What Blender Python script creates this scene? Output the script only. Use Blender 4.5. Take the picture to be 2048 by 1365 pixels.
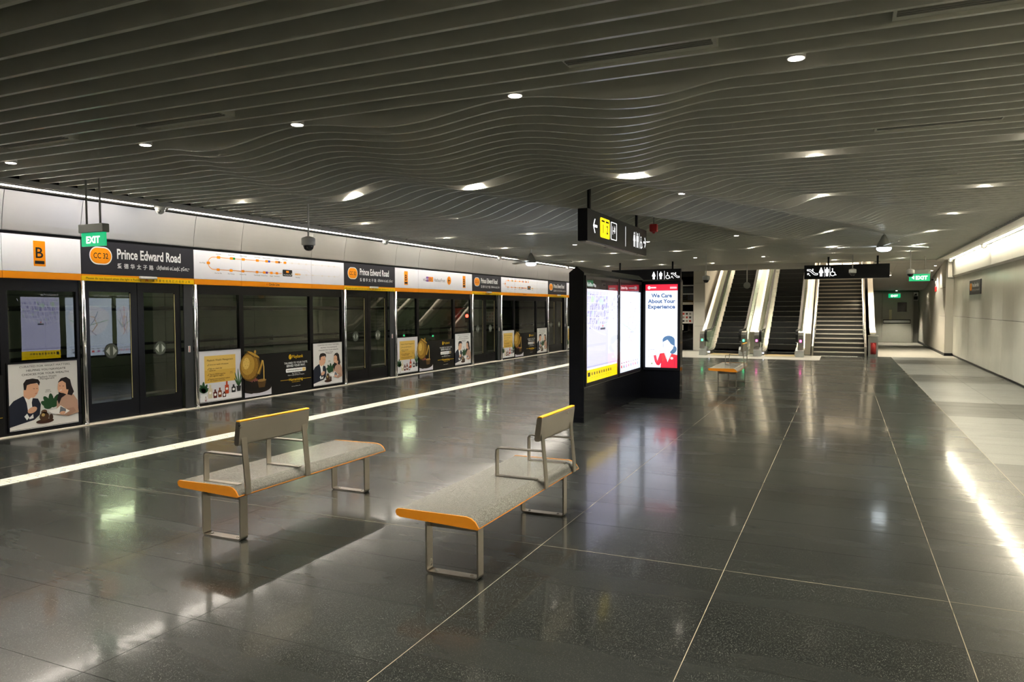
import bpy, math, random
from mathutils import Vector, Matrix

random.seed(7)
R = math.radians
PI = math.pi
scene = bpy.context.scene
for o in list(bpy.data.objects):
    bpy.data.objects.remove(o)
COL = scene.collection

# ------------------------------------------------------------------ camera
FPX = 1470.04
cam_d = bpy.data.cameras.new('camera')
cam = bpy.data.objects.new('camera', cam_d)
COL.objects.link(cam)
cam_d.sensor_width = 36.0
cam_d.lens = FPX / 2048 * 36.0
cam_d.clip_end = 200
# the camera axes follow from the two vanishing points of the platform (along it and across it)
def _vp(u, v):
    d = Vector((u - 1024, v - 682.5, FPX)); d.normalize(); return d
_Y = _vp(1687, 615); _X = -_vp(-2241, 628); _Z = _X.cross(_Y)
if _Z.y > 0: _Z = -_Z
right = Vector((_X.x, _Y.x, _Z.x)); down = Vector((_X.y, _Y.y, _Z.y)); fwd = Vector((_X.z, _Y.z, _Z.z))
m = Matrix((right, -down, -fwd)).transposed().to_4x4()
m.translation = Vector((0, 0, 1.75))
cam.matrix_world = m
scene.camera = cam

# ------------------------------------------------------------------ world, exposure
world = bpy.data.worlds.new('world'); scene.world = world
world.use_nodes = True
world.node_tree.nodes['Background'].inputs[0].default_value = (0.02, 0.022, 0.025, 1)
world.node_tree.nodes['Background'].inputs[1].default_value = 0.2
scene.view_settings.view_transform = 'Standard'
scene.view_settings.look = 'None'
scene.view_settings.gamma = 1.0
scene.view_settings.use_curve_mapping = False
scene.view_settings.exposure = 0.55
cy = scene.cycles
cy.use_denoising = True
cy.use_light_tree = False
cy.max_bounces = 6; cy.diffuse_bounces = 4; cy.glossy_bounces = 3; cy.transparent_max_bounces = 16; cy.transmission_bounces = 2
cy.sample_clamp_indirect = 6.0
cy.caustics_reflective = False; cy.caustics_refractive = False

# light levels of the fittings
DOWN_W = 490.0          # each downlight
LED_L = 46.0          # strip above the platform doors
LED_R = 38.0          # strip in the right wall cove
SCREEN = 1.15         # lit kiosk screens
HALL_W = 540.0

# ------------------------------------------------------------------ materials
MATS = {}
def mat(name, col, rough=0.5, metal=0.0, emit=0.0, spec=0.5, var=0.0, vscale=8.0, bump=0.0, bscale=40.0, stretch=None, rvar=0.0):
    """procedural principled material with a little noise in colour, gloss and relief"""
    if name in MATS: return MATS[name]
    mt = bpy.data.materials.new(name); mt.use_nodes = True
    nt = mt.node_tree; b = nt.nodes['Principled BSDF']
    b.inputs['Base Color'].default_value = (*col, 1)
    b.inputs['Roughness'].default_value = rough
    b.inputs['Metallic'].default_value = metal
    b.inputs['Specular IOR Level'].default_value = spec
    if emit:
        b.inputs['Emission Color'].default_value = (*col, 1)
        b.inputs['Emission Strength'].default_value = emit
    if var or bump or rvar:
        tc = nt.nodes.new('ShaderNodeTexCoord'); mp = nt.nodes.new('ShaderNodeMapping')
        geo = nt.nodes.new('ShaderNodeNewGeometry')
        nt.links.new(geo.outputs['Position'], mp.inputs['Vector'])
        if stretch: mp.inputs['Scale'].default_value = stretch
        nz = nt.nodes.new('ShaderNodeTexNoise'); nz.inputs['Scale'].default_value = vscale; nz.inputs['Detail'].default_value = 4
        nt.links.new(mp.outputs[0], nz.inputs['Vector'])
        if var:
            mx = nt.nodes.new('ShaderNodeMix'); mx.data_type = 'RGBA'
            mx.inputs['A'].default_value = (*[c * (1 - var) for c in col], 1)
            mx.inputs['B'].default_value = (*[min(1, c * (1 + var)) for c in col], 1)
            nt.links.new(nz.outputs['Fac'], mx.inputs['Factor']); nt.links.new(mx.outputs['Result'], b.inputs['Base Color'])
        if rvar:
            mr = nt.nodes.new('ShaderNodeMapRange'); mr.inputs['To Min'].default_value = max(0.02, rough - rvar); mr.inputs['To Max'].default_value = rough + rvar
            nt.links.new(nz.outputs['Fac'], mr.inputs['Value']); nt.links.new(mr.outputs[0], b.inputs['Roughness'])
        if bump:
            n2 = nt.nodes.new('ShaderNodeTexNoise'); n2.inputs['Scale'].default_value = bscale; n2.inputs['Detail'].default_value = 3
            nt.links.new(mp.outputs[0], n2.inputs['Vector'])
            bp = nt.nodes.new('ShaderNodeBump'); bp.inputs['Strength'].default_value = bump; bp.inputs['Distance'].default_value = 0.02
            nt.links.new(n2.outputs['Fac'], bp.inputs['Height']); nt.links.new(bp.outputs[0], b.inputs['Normal'])
    MATS[name] = mt; return mt

def speckle(name, base, chip, rough, scale=260.0, amount=0.86, tile=None, tvar=0.25, bump=0.0, coat=0.0, spec=0.5):
    """polished stone: chips in a darker ground, slight shade change from tile to tile"""
    if name in MATS: return MATS[name]
    mt = bpy.data.materials.new(name); mt.use_nodes = True
    nt = mt.node_tree; b = nt.nodes['Principled BSDF']; L = nt.links.new
    geo = nt.nodes.new('ShaderNodeNewGeometry')
    vo = nt.nodes.new('ShaderNodeTexVoronoi'); vo.inputs['Scale'].default_value = scale
    L(geo.outputs['Position'], vo.inputs['Vector'])
    sep = nt.nodes.new('ShaderNodeSeparateColor'); L(vo.outputs['Color'], sep.inputs[0])
    mr = nt.nodes.new('ShaderNodeMapRange'); mr.inputs['From Min'].default_value = amount; mr.inputs['From Max'].default_value = 1.0
    L(sep.outputs[0], mr.inputs['Value'])
    n = nt.nodes.new('ShaderNodeTexNoise'); n.inputs['Scale'].default_value = 1.3; n.inputs['Detail'].default_value = 5
    mpn = nt.nodes.new('ShaderNodeMapping'); mpn.inputs['Scale'].default_value = (0.35, 1.6, 1); L(geo.outputs['Position'], mpn.inputs['Vector']); L(mpn.outputs[0], n.inputs['Vector'])
    gm = nt.nodes.new('ShaderNodeMix'); gm.data_type = 'RGBA'
    gm.inputs['A'].default_value = (*[c * 0.72 for c in base], 1); gm.inputs['B'].default_value = (*[c * 1.3 for c in base], 1)
    L(n.outputs['Fac'], gm.inputs['Factor'])
    cur = gm.outputs['Result']
    if tile:
        sn = nt.nodes.new('ShaderNodeVectorMath'); sn.operation = 'SNAP'; sn.inputs[1].default_value = (tile[0], tile[1], 50)
        ad = nt.nodes.new('ShaderNodeVectorMath'); ad.operation = 'SUBTRACT'; ad.inputs[1].default_value = (tile[2], tile[3], 0)
        L(geo.outputs['Position'], ad.inputs[0]); L(ad.outputs[0], sn.inputs[0])
        wn = nt.nodes.new('ShaderNodeTexWhiteNoise'); wn.noise_dimensions = '2D'; L(sn.outputs[0], wn.inputs['Vector'])
        m2 = nt.nodes.new('ShaderNodeMapRange'); m2.inputs['To Min'].default_value = 1 - tvar; m2.inputs['To Max'].default_value = 1 + tvar
        L(wn.outputs['Value'], m2.inputs['Value'])
        mu = nt.nodes.new('ShaderNodeVectorMath'); mu.operation = 'SCALE'; L(cur, mu.inputs[0]); L(m2.outputs[0], mu.inputs['Scale'])
        cur = mu.outputs[0]
    cm = nt.nodes.new('ShaderNodeMix'); cm.data_type = 'RGBA'
    L(mr.outputs[0], cm.inputs['Factor']); L(cur, cm.inputs['A']); cm.inputs['B'].default_value = (*chip, 1)
    L(cm.outputs['Result'], b.inputs['Base Color'])
    rr = nt.nodes.new('ShaderNodeMapRange'); rr.inputs['To Min'].default_value = max(.02, rough * .7); rr.inputs['To Max'].default_value = rough * 1.4
    L(n.outputs['Fac'], rr.inputs['Value']); L(rr.outputs[0], b.inputs['Roughness'])
    b.inputs['Specular IOR Level'].default_value = spec
    if coat:
        b.inputs['Coat Weight'].default_value = coat; b.inputs['Coat Roughness'].default_value = 0.085
    if bump:
        n2 = nt.nodes.new('ShaderNodeTexNoise'); n2.inputs['Scale'].default_value = 2.2; n2.inputs['Detail'].default_value = 2
        mp = nt.nodes.new('ShaderNodeMapping'); mp.inputs['Scale'].default_value = (1.0, 3.2, 1); L(geo.outputs['Position'], mp.inputs['Vector']); L(mp.outputs[0], n2.inputs['Vector'])
        bp = nt.nodes.new('ShaderNodeBump'); bp.inputs['Strength'].default_value = bump; bp.inputs['Distance'].default_value = 0.01
        L(n2.outputs['Fac'], bp.inputs['Height']); L(bp.outputs[0], b.inputs['Normal'])
        if coat: L(bp.outputs[0], b.inputs['Coat Normal'])
    MATS[name] = mt; return mt

def glass(name, tint=(0.9, 0.95, 0.92), ior=1.5, rough=0.0):
    if name in MATS: return MATS[name]
    mt = bpy.data.materials.new(name); mt.use_nodes = True
    nt = mt.node_tree; nt.nodes.clear(); L = nt.links.new
    out = nt.nodes.new('ShaderNodeOutputMaterial'); mx = nt.nodes.new('ShaderNodeMixShader')
    tr = nt.nodes.new('ShaderNodeBsdfTransparent'); tr.inputs[0].default_value = (*tint, 1)
    gl = nt.nodes.new('ShaderNodeBsdfGlossy'); gl.inputs['Roughness'].default_value = rough
    fr = nt.nodes.new('ShaderNodeFresnel'); fr.inputs[0].default_value = ior
    nz = nt.nodes.new('ShaderNodeTexNoise'); nz.inputs['Scale'].default_value = 0.9
    geo = nt.nodes.new('ShaderNodeNewGeometry'); L(geo.outputs['Position'], nz.inputs['Vector'])
    bp = nt.nodes.new('ShaderNodeBump'); bp.inputs['Strength'].default_value = 0.05; bp.inputs['Distance'].default_value = 0.01
    L(nz.outputs['Fac'], bp.inputs['Height']); L(bp.outputs[0], gl.inputs['Normal'])
    bf = nt.nodes.new('ShaderNodeMath'); bf.operation = 'SUBTRACT'; bf.inputs[0].default_value = 1.0; L(geo.outputs['Backfacing'], bf.inputs[1])
    mu = nt.nodes.new('ShaderNodeMath'); mu.operation = 'MULTIPLY'; L(fr.outputs[0], mu.inputs[0]); L(bf.outputs[0], mu.inputs[1])
    L(mu.outputs[0], mx.inputs[0]); L(tr.outputs[0], mx.inputs[1]); L(gl.outputs[0], mx.inputs[2]); L(mx.outputs[0], out.inputs[0])
    MATS[name] = mt; return mt

M_FLOOR = speckle('dark_terrazzo', (0.011, 0.0125, 0.012), (0.12, 0.12, 0.10), 0.25, 400, 0.90, (1.31, 0.665, 0.6, 4.975), 0.30, 0.08, coat=0.33, spec=0.23)
M_FLOORL = speckle('light_terrazzo', (0.125, 0.125, 0.115), (0.28, 0.28, 0.26), 0.30, 300, 0.80, (1.0, 0.665, 1.55, 4.975), 0.06, 0.08, coat=0.3, spec=0.25)
M_FLOORB = speckle('mid_terrazzo', (0.040, 0.039, 0.036), (0.13, 0.13, 0.12), 0.30, 300, 0.82, (1.0, 0.665, 1.55, 4.975), 0.08, 0.08, coat=0.3, spec=0.25)
M_LAND = speckle('landing_granite', (0.25, 0.235, 0.205), (0.45, 0.43, 0.39), 0.35, 150, 0.7)
M_GROUT = mat('grout', (0.10, 0.10, 0.09), 0.8, var=0.2)
M_BRASS = mat('brass_joint', (0.26, 0.22, 0.15), 0.5, 0.0, var=0.15)
M_TACT = mat('tactile_stone', (0.62, 0.59, 0.50), 0.5, var=0.08, vscale=30)
M_SLAT = mat('slat_grey_paint', (0.90, 0.90, 0.83), 0.26, var=0.04, vscale=3)
M_DARK = mat('plenum_black', (0.02, 0.02, 0.02), 0.9, var=0.2)
M_BLACK = mat('black_powder_coat', (0.006, 0.0065, 0.009), 0.35, spec=0.2, var=0.2, vscale=20)
M_BLACKG = mat('black_gloss_panel', (0.005, 0.0055, 0.008), 0.12, spec=0.3, var=0.2)
M_FRAME = mat('screen_frame_black', (0.004, 0.004, 0.005), 0.25, spec=0.18, var=0.2)
M_STEEL = mat('brushed_steel', (0.52, 0.50, 0.46), 0.30, 1.0, var=0.08, vscale=4, stretch=(1, 1, 14), rvar=0.08)
M_STEELC = mat('cladding_steel', (0.66, 0.65, 0.63), 0.34, 0.9, var=0.03, vscale=2.5, stretch=(1, 1, .6), rvar=0.06)
M_STEELB = mat('bench_steel', (0.50, 0.46, 0.40), 0.30, 1.0, var=0.06, vscale=6, rvar=0.06)
M_POST = mat('polished_post', (0.72, 0.72, 0.72), 0.18, 1.0, var=0.05)
M_SOFFIT = mat('soffit_white', (0.55, 0.54, 0.51), 0.5, var=0.04)
M_WHITEP = mat('white_header', (0.80, 0.82, 0.88), 0.35, var=0.02)
M_WALLR = mat('wall_panel_cream', (0.70, 0.69, 0.60), 0.22, var=0.04, vscale=1.5, rvar=0.05)
M_WALLT = mat('bulkhead_white', (0.74, 0.73, 0.68), 0.32, var=0.03)
M_PLASTER = mat('plaster_beige', (0.46, 0.44, 0.39), 0.6, var=0.07, vscale=60, bump=0.05, bscale=120)
M_CONC = mat('tunnel_concrete', (0.30, 0.30, 0.25), 0.85, var=0.35, vscale=1.4, bump=0.2, bscale=12)
M_CABLE = mat('cable_black', (0.02, 0.02, 0.02), 0.6, var=0.2)
M_GALV = mat('galvanised', (0.35, 0.36, 0.34), 0.5, 0.7, var=0.2)
M_GRANITE = speckle('bench_granite', (0.085, 0.082, 0.072), (0.27, 0.26, 0.24), 0.16, 400, 0.40, None)
M_ORANGE = mat('orange_lacquer', (0.60, 0.21, 0.012), 0.35, var=0.06)
M_AMBER = mat('amber_edge', (0.85, 0.42, 0.02), 0.35, var=0.05)
M_GLASS = glass('screen_glass', (0.80, 0.86, 0.80), 1.85)
M_GLASSE = glass('balustrade_glass', (0.82, 0.92, 0.88), 1.5)
M_GLASSD = glass('dark_glass', (0.10, 0.14, 0.20), 1.5)
M_RUBBER = mat('handrail_rubber', (0.006, 0.006, 0.006), 0.35, spec=0.2, var=0.2)
M_STEP = mat('escalator_step', (0.025, 0.025, 0.025), 0.5, 0.4, var=0.2, vscale=40)
M_STAIR = mat('stair_granite', (0.05, 0.048, 0.044), 0.4, var=0.3, vscale=80)
M_NOSE = mat('nosing_light', (0.62, 0.57, 0.48), 0.45, var=0.1)
M_CREAM = mat('cladding_cream', (0.72, 0.66, 0.55), 0.4, var=0.04)
M_DOORG = mat('door_grey_green', (0.30, 0.30, 0.26), 0.5, var=0.04)
M_WHITE = mat('white_plastic', (0.72, 0.72, 0.70), 0.4, var=0.03)
M_GREYP = mat('grey_housing', (0.26, 0.27, 0.25), 0.5, var=0.05)
M_BLKDOME = mat('black_dome', (0.01, 0.01, 0.012), 0.08, var=0.1)
M_RED = mat('red_enamel', (0.45, 0.015, 0.015), 0.4, var=0.08)
M_REDX = mat('red_extinguisher', (0.40, 0.03, 0.03), 0.3, var=0.1)
M_LEDL = mat('led_warm_left', (1.0, 0.91, 0.80), 0.5, emit=LED_L, var=0.01)
M_LEDR = mat('led_warm_right', (1.0, 0.90, 0.68), 0.5, emit=LED_R, var=0.01)
M_LEDH = mat('led_hall', (1.0, 0.78, 0.52), 0.5, emit=9.0, var=0.01)
M_LENS = mat('downlight_lens', (1.0, 0.88, 0.72), 0.5, emit=14.0, var=0.01)
M_FANL = mat('fan_lamp', (0.85, 0.95, 1.0), 0.5, emit=9.0, var=0.01)
M_TUBE = mat('tunnel_tube', (0.9, 0.95, 0.65), 0.5, emit=70.0, var=0.01)
M_SIGR = mat('signal_red', (1.0, 0.03, 0.02), 0.5, emit=14.0, var=0.01)
M_GRN = mat('indicator_green', (0.05, 1.0, 0.35), 0.5, emit=5.0, var=0.01)
M_PNK = mat('indicator_pink', (1.0, 0.08, 0.45), 0.5, emit=6.0, var=0.01)
M_WLED = mat('indicator_white', (0.8, 0.85, 1.0), 0.5, emit=12.0, var=0.01)

def ink(col, emit=0.0):
    n = 'ink_%02x%02x%02x_%d' % (*[int(max(0, min(1, c)) * 255) for c in col], int(emit * 100))
    if n in MATS: return MATS[n]
    if emit:
        mt = bpy.data.materials.new(n); mt.use_nodes = True
        nt = mt.node_tree; b = nt.nodes['Principled BSDF']
        b.inputs['Base Color'].default_value = (*[c * .25 for c in col], 1); b.inputs['Roughness'].default_value = 0.3
        nz = nt.nodes.new('ShaderNodeTexNoise'); nz.inputs['Scale'].default_value = 1.5
        mr = nt.nodes.new('ShaderNodeMapRange'); mr.inputs['To Min'].default_value = emit * .97; mr.inputs['To Max'].default_value = emit * 1.03
        nt.links.new(nz.outputs['Fac'], mr.inputs['Value']); nt.links.new(mr.outputs[0], b.inputs['Emission Strength'])
        b.inputs['Emission Color'].default_value = (*col, 1)
        MATS[n] = mt; return mt
    return mat(n, col, 0.4, var=0.02, spec=0.2)

def srgb(r, g, b):
    f = lambda c: (c / 255 / 12.92) if c / 255 <= 0.04045 else ((c / 255 + 0.055) / 1.055) ** 2.4
    return (f(r), f(g), f(b))

# ------------------------------------------------------------------ mesh helpers
class MB:
    def __init__(s): s.v = []; s.f = []; s.mi = []; s.smooth = []
    def add(s, vs, fs, mi=0, smooth=False):
        o = len(s.v); s.v += [tuple(p) for p in vs]
        for f in fs: s.f.append(tuple(i + o for i in f)); s.mi.append(mi); s.smooth.append(smooth)
        return s
    def box(s, x0, x1, y0, y1, z0, z1, mi=0):
        v = [(x0, y0, z0), (x1, y0, z0), (x1, y1, z0), (x0, y1, z0), (x0, y0, z1), (x1, y0, z1), (x1, y1, z1), (x0, y1, z1)]
        return s.add(v, [(0, 3, 2, 1), (4, 5, 6, 7), (0, 1, 5, 4), (1, 2, 6, 5), (2, 3, 7, 6), (3, 0, 4, 7)], mi)
    def bbox(s, x0, x1, y0, y1, z0, z1, b=0.004, mi=0):
        """box with chamfered vertical and top edges"""
        ring = lambda i, z: [(x0 + i + b, y0 + i, z), (x1 - i - b, y0 + i, z), (x1 - i, y0 + i + b, z), (x1 - i, y1 - i - b, z), (x1 - i - b, y1 - i, z), (x0 + i + b, y1 - i, z), (x0 + i, y1 - i - b, z), (x0 + i, y0 + i + b, z)]
        rs = [ring(b, z0), ring(0, z0 + b), ring(0, z1 - b), ring(b, z1)]
        v = sum(rs, []); f = [tuple(reversed(range(8))), tuple(range(24, 32))]
        for k in range(3):
            for i in range(8): j = (i + 1) % 8; f.append((k * 8 + i, k * 8 + j, k * 8 + 8 + j, k * 8 + 8 + i))
        return s.add(v, f, mi)
    def prism(s, poly, axis, a, b, mi=0, smooth=False):
        """extrude a closed 2D polygon along axis; poly coords are the other two axes in xyz order"""
        n = len(poly)
        def P(p, t): return (t, p[0], p[1]) if axis == 'x' else (p[0], t, p[1]) if axis == 'y' else (p[0], p[1], t)
        v = [P(p, a) for p in poly] + [P(p, b) for p in poly]
        s.add(v, [tuple(reversed(range(n))), tuple(range(n, 2 * n))], mi)
        return s.add(v, [(i, (i + 1) % n, n + (i + 1) % n, n + i) for i in range(n)], mi, smooth)
    def lathe(s, prof, n=24, c=(0, 0, 0), axis='z', mi=0, smooth=True):
        v = []; f = []
        for r, h in prof:
            for i in range(n):
                a = 2 * PI * i / n; p, q = r * math.cos(a), r * math.sin(a)
                t = (p, q, h) if axis == 'z' else (p, h, q) if axis == 'y' else (h, p, q)
                v.append((t[0] + c[0], t[1] + c[1], t[2] + c[2]))
        for k in range(len(prof) - 1):
            for i in range(n):
                j = (i + 1) % n; f.append((k * n + i, k * n + j, k * n + n + j, k * n + n + i))
        f2 = [tuple(range(n)), tuple(range((len(prof) - 1) * n, len(prof) * n))]
        o = len(s.v); s.add(v, f, mi, smooth)
        for g in f2: s.f.append(tuple(i + o for i in g)); s.mi.append(mi); s.smooth.append(False)
        return s
    def cyl(s, c, r, z0, z1, n=16, axis='z', mi=0): return s.lathe([(r, z0), (r, z1)], n, c, axis, mi)
    def sweep(s, path, w, t, side, mi=0):
        """flat bar: width w along fixed vector side, thickness t normal to the path"""
        sd = Vector(side).normalized(); pts = [Vector(p) for p in path]; rows = []
        for i, p in enumerate(pts):
            d = (pts[min(i + 1, len(pts) - 1)] - pts[max(i - 1, 0)]).normalized(); nn = sd.cross(d).normalized()
            rows.append([p + sd * (a * w / 2) + nn * (c * t / 2) for a, c in ((-1, -1), (1, -1), (1, 1), (-1, 1))])
        v = sum(rows, []); n = len(rows)
        f = [(0, 1, 2, 3), tuple(4 * (n - 1) + k for k in (3, 2, 1, 0))]
        for k in range(n - 1):
            for i in range(4): j = (i + 1) % 4; f.append((k * 4 + i, k * 4 + j, k * 4 + 4 + j, k * 4 + 4 + i))
        return s.add(v, f, mi)
    def tube(s, path, r, n=10, mi=0):
        pts = [Vector(p) for p in path]; rows = []; up = Vector((0, 0, 1))
        for i, p in enumerate(pts):
            d = (pts[min(i + 1, len(pts) - 1)] - pts[max(i - 1, 0)]).normalized()
            ref = up if abs(d.z) < .95 else Vector((1, 0, 0))
            a = d.cross(ref).normalized(); b = d.cross(a).normalized()
            rows.append([p + a * (r * math.cos(2 * PI * k / n)) + b * (r * math.sin(2 * PI * k / n)) for k in range(n)])
        v = sum(rows, []); f = []
        for k in range(len(rows) - 1):
            for i in range(n): j = (i + 1) % n; f.append((k * n + i, k * n + j, k * n + n + j, k * n + n + i))
        s.add(v, f, mi, True)
        return s.add(v, [tuple(range(n)), tuple(range((len(rows) - 1) * n, len(rows) * n))], mi)
    def mesh(s, name, mats):
        me = bpy.data.meshes.new(name); me.from_pydata(s.v, [], s.f)
        for m_ in (mats if isinstance(mats, (list, tuple)) else [mats]): me.materials.append(m_)
        me.polygons.foreach_set('material_index', s.mi); me.polygons.foreach_set('use_smooth', s.smooth)
        import bmesh
        bm = bmesh.new(); bm.from_mesh(me); bmesh.ops.recalc_face_normals(bm, faces=bm.faces); bm.to_mesh(me); bm.free()
        me.update(); return me
    def build(s, name, mats, parent=None, loc=(0, 0, 0), rot=(0, 0, 0)):
        return link(name, s.mesh(name, mats), parent, loc, rot)

def link(name, me, parent=None, loc=(0, 0, 0), rot=(0, 0, 0)):
    o = bpy.data.objects.new(name, me); COL.objects.link(o)
    if parent is not None: o.parent = parent
    o.location = loc; o.rotation_euler = rot; return o
def tag(o, label=None, cat=None, group=None, kind=None):
    if label: o['label'] = label
    if cat: o['category'] = cat
    if group: o['group'] = group
    if kind: o['kind'] = kind
    return o
def thing(name, label, cat, loc=(0, 0, 0), group=None, rz=0.0):
    o = link(name, None, None, loc, (0, 0, rz)); o.empty_display_size = .1
    return tag(o, label, cat, group)
def struct(name, me_or_none, label, cat, loc=(0, 0, 0)):
    o = link(name, me_or_none, None, loc); return tag(o, label, cat, None, 'structure')
def copy_tree(o, loc, label=None, rz=None):
    c = o.copy(); COL.objects.link(c); c.location = loc
    if rz is not None: c.rotation_euler = (0, 0, rz)
    if label: c['label'] = label
    for ch in o.children:
        d = ch.copy(); COL.objects.link(d); d.parent = c
        for g in ch.children:
            e = g.copy(); COL.objects.link(e); e.parent = d
    return c
ORD = ['first', 'second', 'third', 'fourth', 'fifth', 'sixth', 'seventh', 'eighth', 'ninth', 'tenth', 'eleventh', 'twelfth', 'thirteenth', 'fourteenth', 'fifteenth', 'sixteenth', 'seventeenth', 'eighteenth', 'nineteenth', 'twentieth']
def fwdrot(face): return (PI / 2, 0, {'-Y': 0, '+X': PI / 2, '+Y': PI, '-X': -PI / 2}[face])

# ------------------------------------------------------------------ flat print
_TX = {}
def text_geo(s, bold):
    k = (s, bold)
    if k not in _TX:
        cu = bpy.data.curves.new('lettering_source', 'FONT'); cu.body = s; cu.size = 1.0
        cu.resolution_u = 3
        if bold and 'M' not in s: cu.offset = bold
        ob = bpy.data.objects.new('lettering_source', cu); COL.objects.link(ob)
        me = bpy.data.meshes.new_from_object(ob)
        v = [(p.co.x, p.co.y) for p in me.vertices]; f = [tuple(p.vertices) for p in me.polygons]
        bpy.data.objects.remove(ob); bpy.data.curves.remove(cu); bpy.data.meshes.remove(me)
        _TX[k] = (v, f)
    return _TX[k]
class Print:
    """flat artwork in a local plane: x right, y up, z towards the viewer"""
    def __init__(s, w=1.0, h=1.0, emit=0.0): s.mb = MB(); s.m = []; s.k = {}; s.z = 0.0; s.w = w; s.h = h; s.e = emit
    def c(s, col, emit=None):
        e = s.e if emit is None else emit
        k = (col, e)
        if k not in s.k: s.k[k] = len(s.m); s.m.append(ink(col, e))
        return s.k[k]
    def layer(s, d=0.0006): s.z += d
    def poly(s, pts, col, emit=None):
        pts = [(p[0] * s.w, p[1] * s.h, s.z) for p in pts]
        a = sum(pts[i][0] * pts[(i + 1) % len(pts)][1] - pts[(i + 1) % len(pts)][0] * pts[i][1] for i in range(len(pts)))
        if a < 0: pts.reverse()
        s.mb.add(pts, [tuple(range(len(pts)))], s.c(col, emit))
    def rect(s, x0, y0, x1, y1, col, emit=None): s.poly([(x0, y0), (x1, y0), (x1, y1), (x0, y1)], col, emit)
    def rrect(s, x0, y0, x1, y1, r, col, emit=None):
        ax, ay = r / s.w, r / s.h; p = []
        for cx_, cy_, a0 in ((x1 - ax, y1 - ay, 0), (x0 + ax, y1 - ay, 90), (x0 + ax, y0 + ay, 180), (x1 - ax, y0 + ay, 270)):
            for k in range(7): a = R(a0 + k * 15); p.append((cx_ + ax * math.cos(a), cy_ + ay * math.sin(a)))
        s.poly(p, col, emit)
    def ell(s, x, y, rx, ry, col, n=20, rot=0.0, emit=None):
        """radii in x / y fractions"""
        cr, sr = math.cos(rot), math.sin(rot); p = []
        for k in range(n):
            a = 2 * PI * k / n; ex, ey = rx * s.w * math.cos(a), ry * s.h * math.sin(a)
            p.append((x + (ex * cr - ey * sr) / s.w, y + (ex * sr + ey * cr) / s.h))
        s.poly(p, col, emit)
    def line(s, pts, wd, col, emit=None):
        for (x0, y0), (x1, y1) in zip(pts, pts[1:]):
            ax, ay, bx, by = x0 * s.w, y0 * s.h, x1 * s.w, y1 * s.h
            dx, dy = bx - ax, by - ay; l = math.hypot(dx, dy) or 1; nx, ny = -dy / l * wd / 2, dx / l * wd / 2
            q = [(ax + nx, ay + ny), (bx + nx, by + ny), (bx - nx, by - ny), (ax - nx, ay - ny)]
            s.poly([(a / s.w, b / s.h) for a, b in q], col, emit)
    def text(s, t, x, y, h=None, w=None, col=(0, 0, 0), align='l', bold=0.0, emit=None):
        """x,y baseline start (fractions); h cap height in metres-equivalent, w total width in metres"""
        v, f = text_geo(t, bold)
        if not v: return
        x0 = min(p[0] for p in v); x1 = max(p[0] for p in v)
        sy = h / 0.72 if h else None
        sx = (w / (x1 - x0)) if w else sy
        if sy is None: sy = sx
        tw = (x1 - x0) * sx; ox = x * s.w - (0 if align == 'l' else tw / 2 if align == 'c' else tw) - x0 * sx; oy = y * s.h
        s.mb.add([(p[0] * sx + ox, p[1] * sy + oy, s.z) for p in v], f, s.c(col, emit))
    def mesh(s, name): 
        me = bpy.data.meshes.new(name); me.from_pydata(s.mb.v, [], s.mb.f)
        for q in s.m: me.materials.append(q)
        me.polygons.foreach_set('material_index', s.mb.mi); me.update(); return me
    def build(s, name, parent, loc, face): return link(name, s.mesh(name), parent, loc, fwdrot(face))
    # pictograms, centred at x,y, height hh (metres)
    def _t(s, pts, x, y, hh): return [(x + p[0] * hh / s.w, y + p[1] * hh / s.h) for p in pts]
    def arrow(s, x, y, hh, d, col):
        for pts in ([(-.45, -.09), (.3, -.09), (.3, .09), (-.45, .09)], [(-.02, .5), (.15, .5), (.5, 0), (.32, 0)], [(-.02, -.5), (.15, -.5), (.5, 0), (.32, 0)]):
            s.poly(s._t([(p[0] * d, p[1]) for p in pts], x, y, hh), col)
    def man(s, x, y, hh, col, skirt=False):
        s.ell(x, y + .41 * hh / s.h, .085 * hh / s.w, .085 * hh / s.h, col, 12)
        if skirt: s.poly(s._t([(-.12, .3), (.12, .3), (.25, -.1), (.13, -.12), (.13, -.5), (.02, -.5), (.02, -.14), (-.02, -.14), (-.02, -.5), (-.13, -.5), (-.13, -.12), (-.25, -.1)], x, y, hh), col)
        else: s.poly(s._t([(-.19, .3), (.19, .3), (.21, -.08), (.13, -.08), (.12, -.5), (.02, -.5), (.02, -.1), (-.02, -.1), (-.02, -.5), (-.12, -.5), (-.13, -.08), (-.21, -.08)], x, y, hh), col)
    def wheelchair(s, x, y, hh, col):
        s.ell(x - .05 * hh / s.w, y + .42 * hh / s.h, .08 * hh / s.w, .08 * hh / s.h, col, 12)
        s.line(s._t([(-.04, .3), (-.02, 0), (.2, 0), (.3, -.38), (.42, -.36)], x, y, hh), .09 * hh, col)
        pts = [(.0 + .28 * math.cos(a) - .02, -.2 + .28 * math.sin(a)) for a in [R(100 + k * 22) for k in range(12)]]
        s.line(s._t(pts, x, y, hh), .08 * hh, col)
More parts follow.
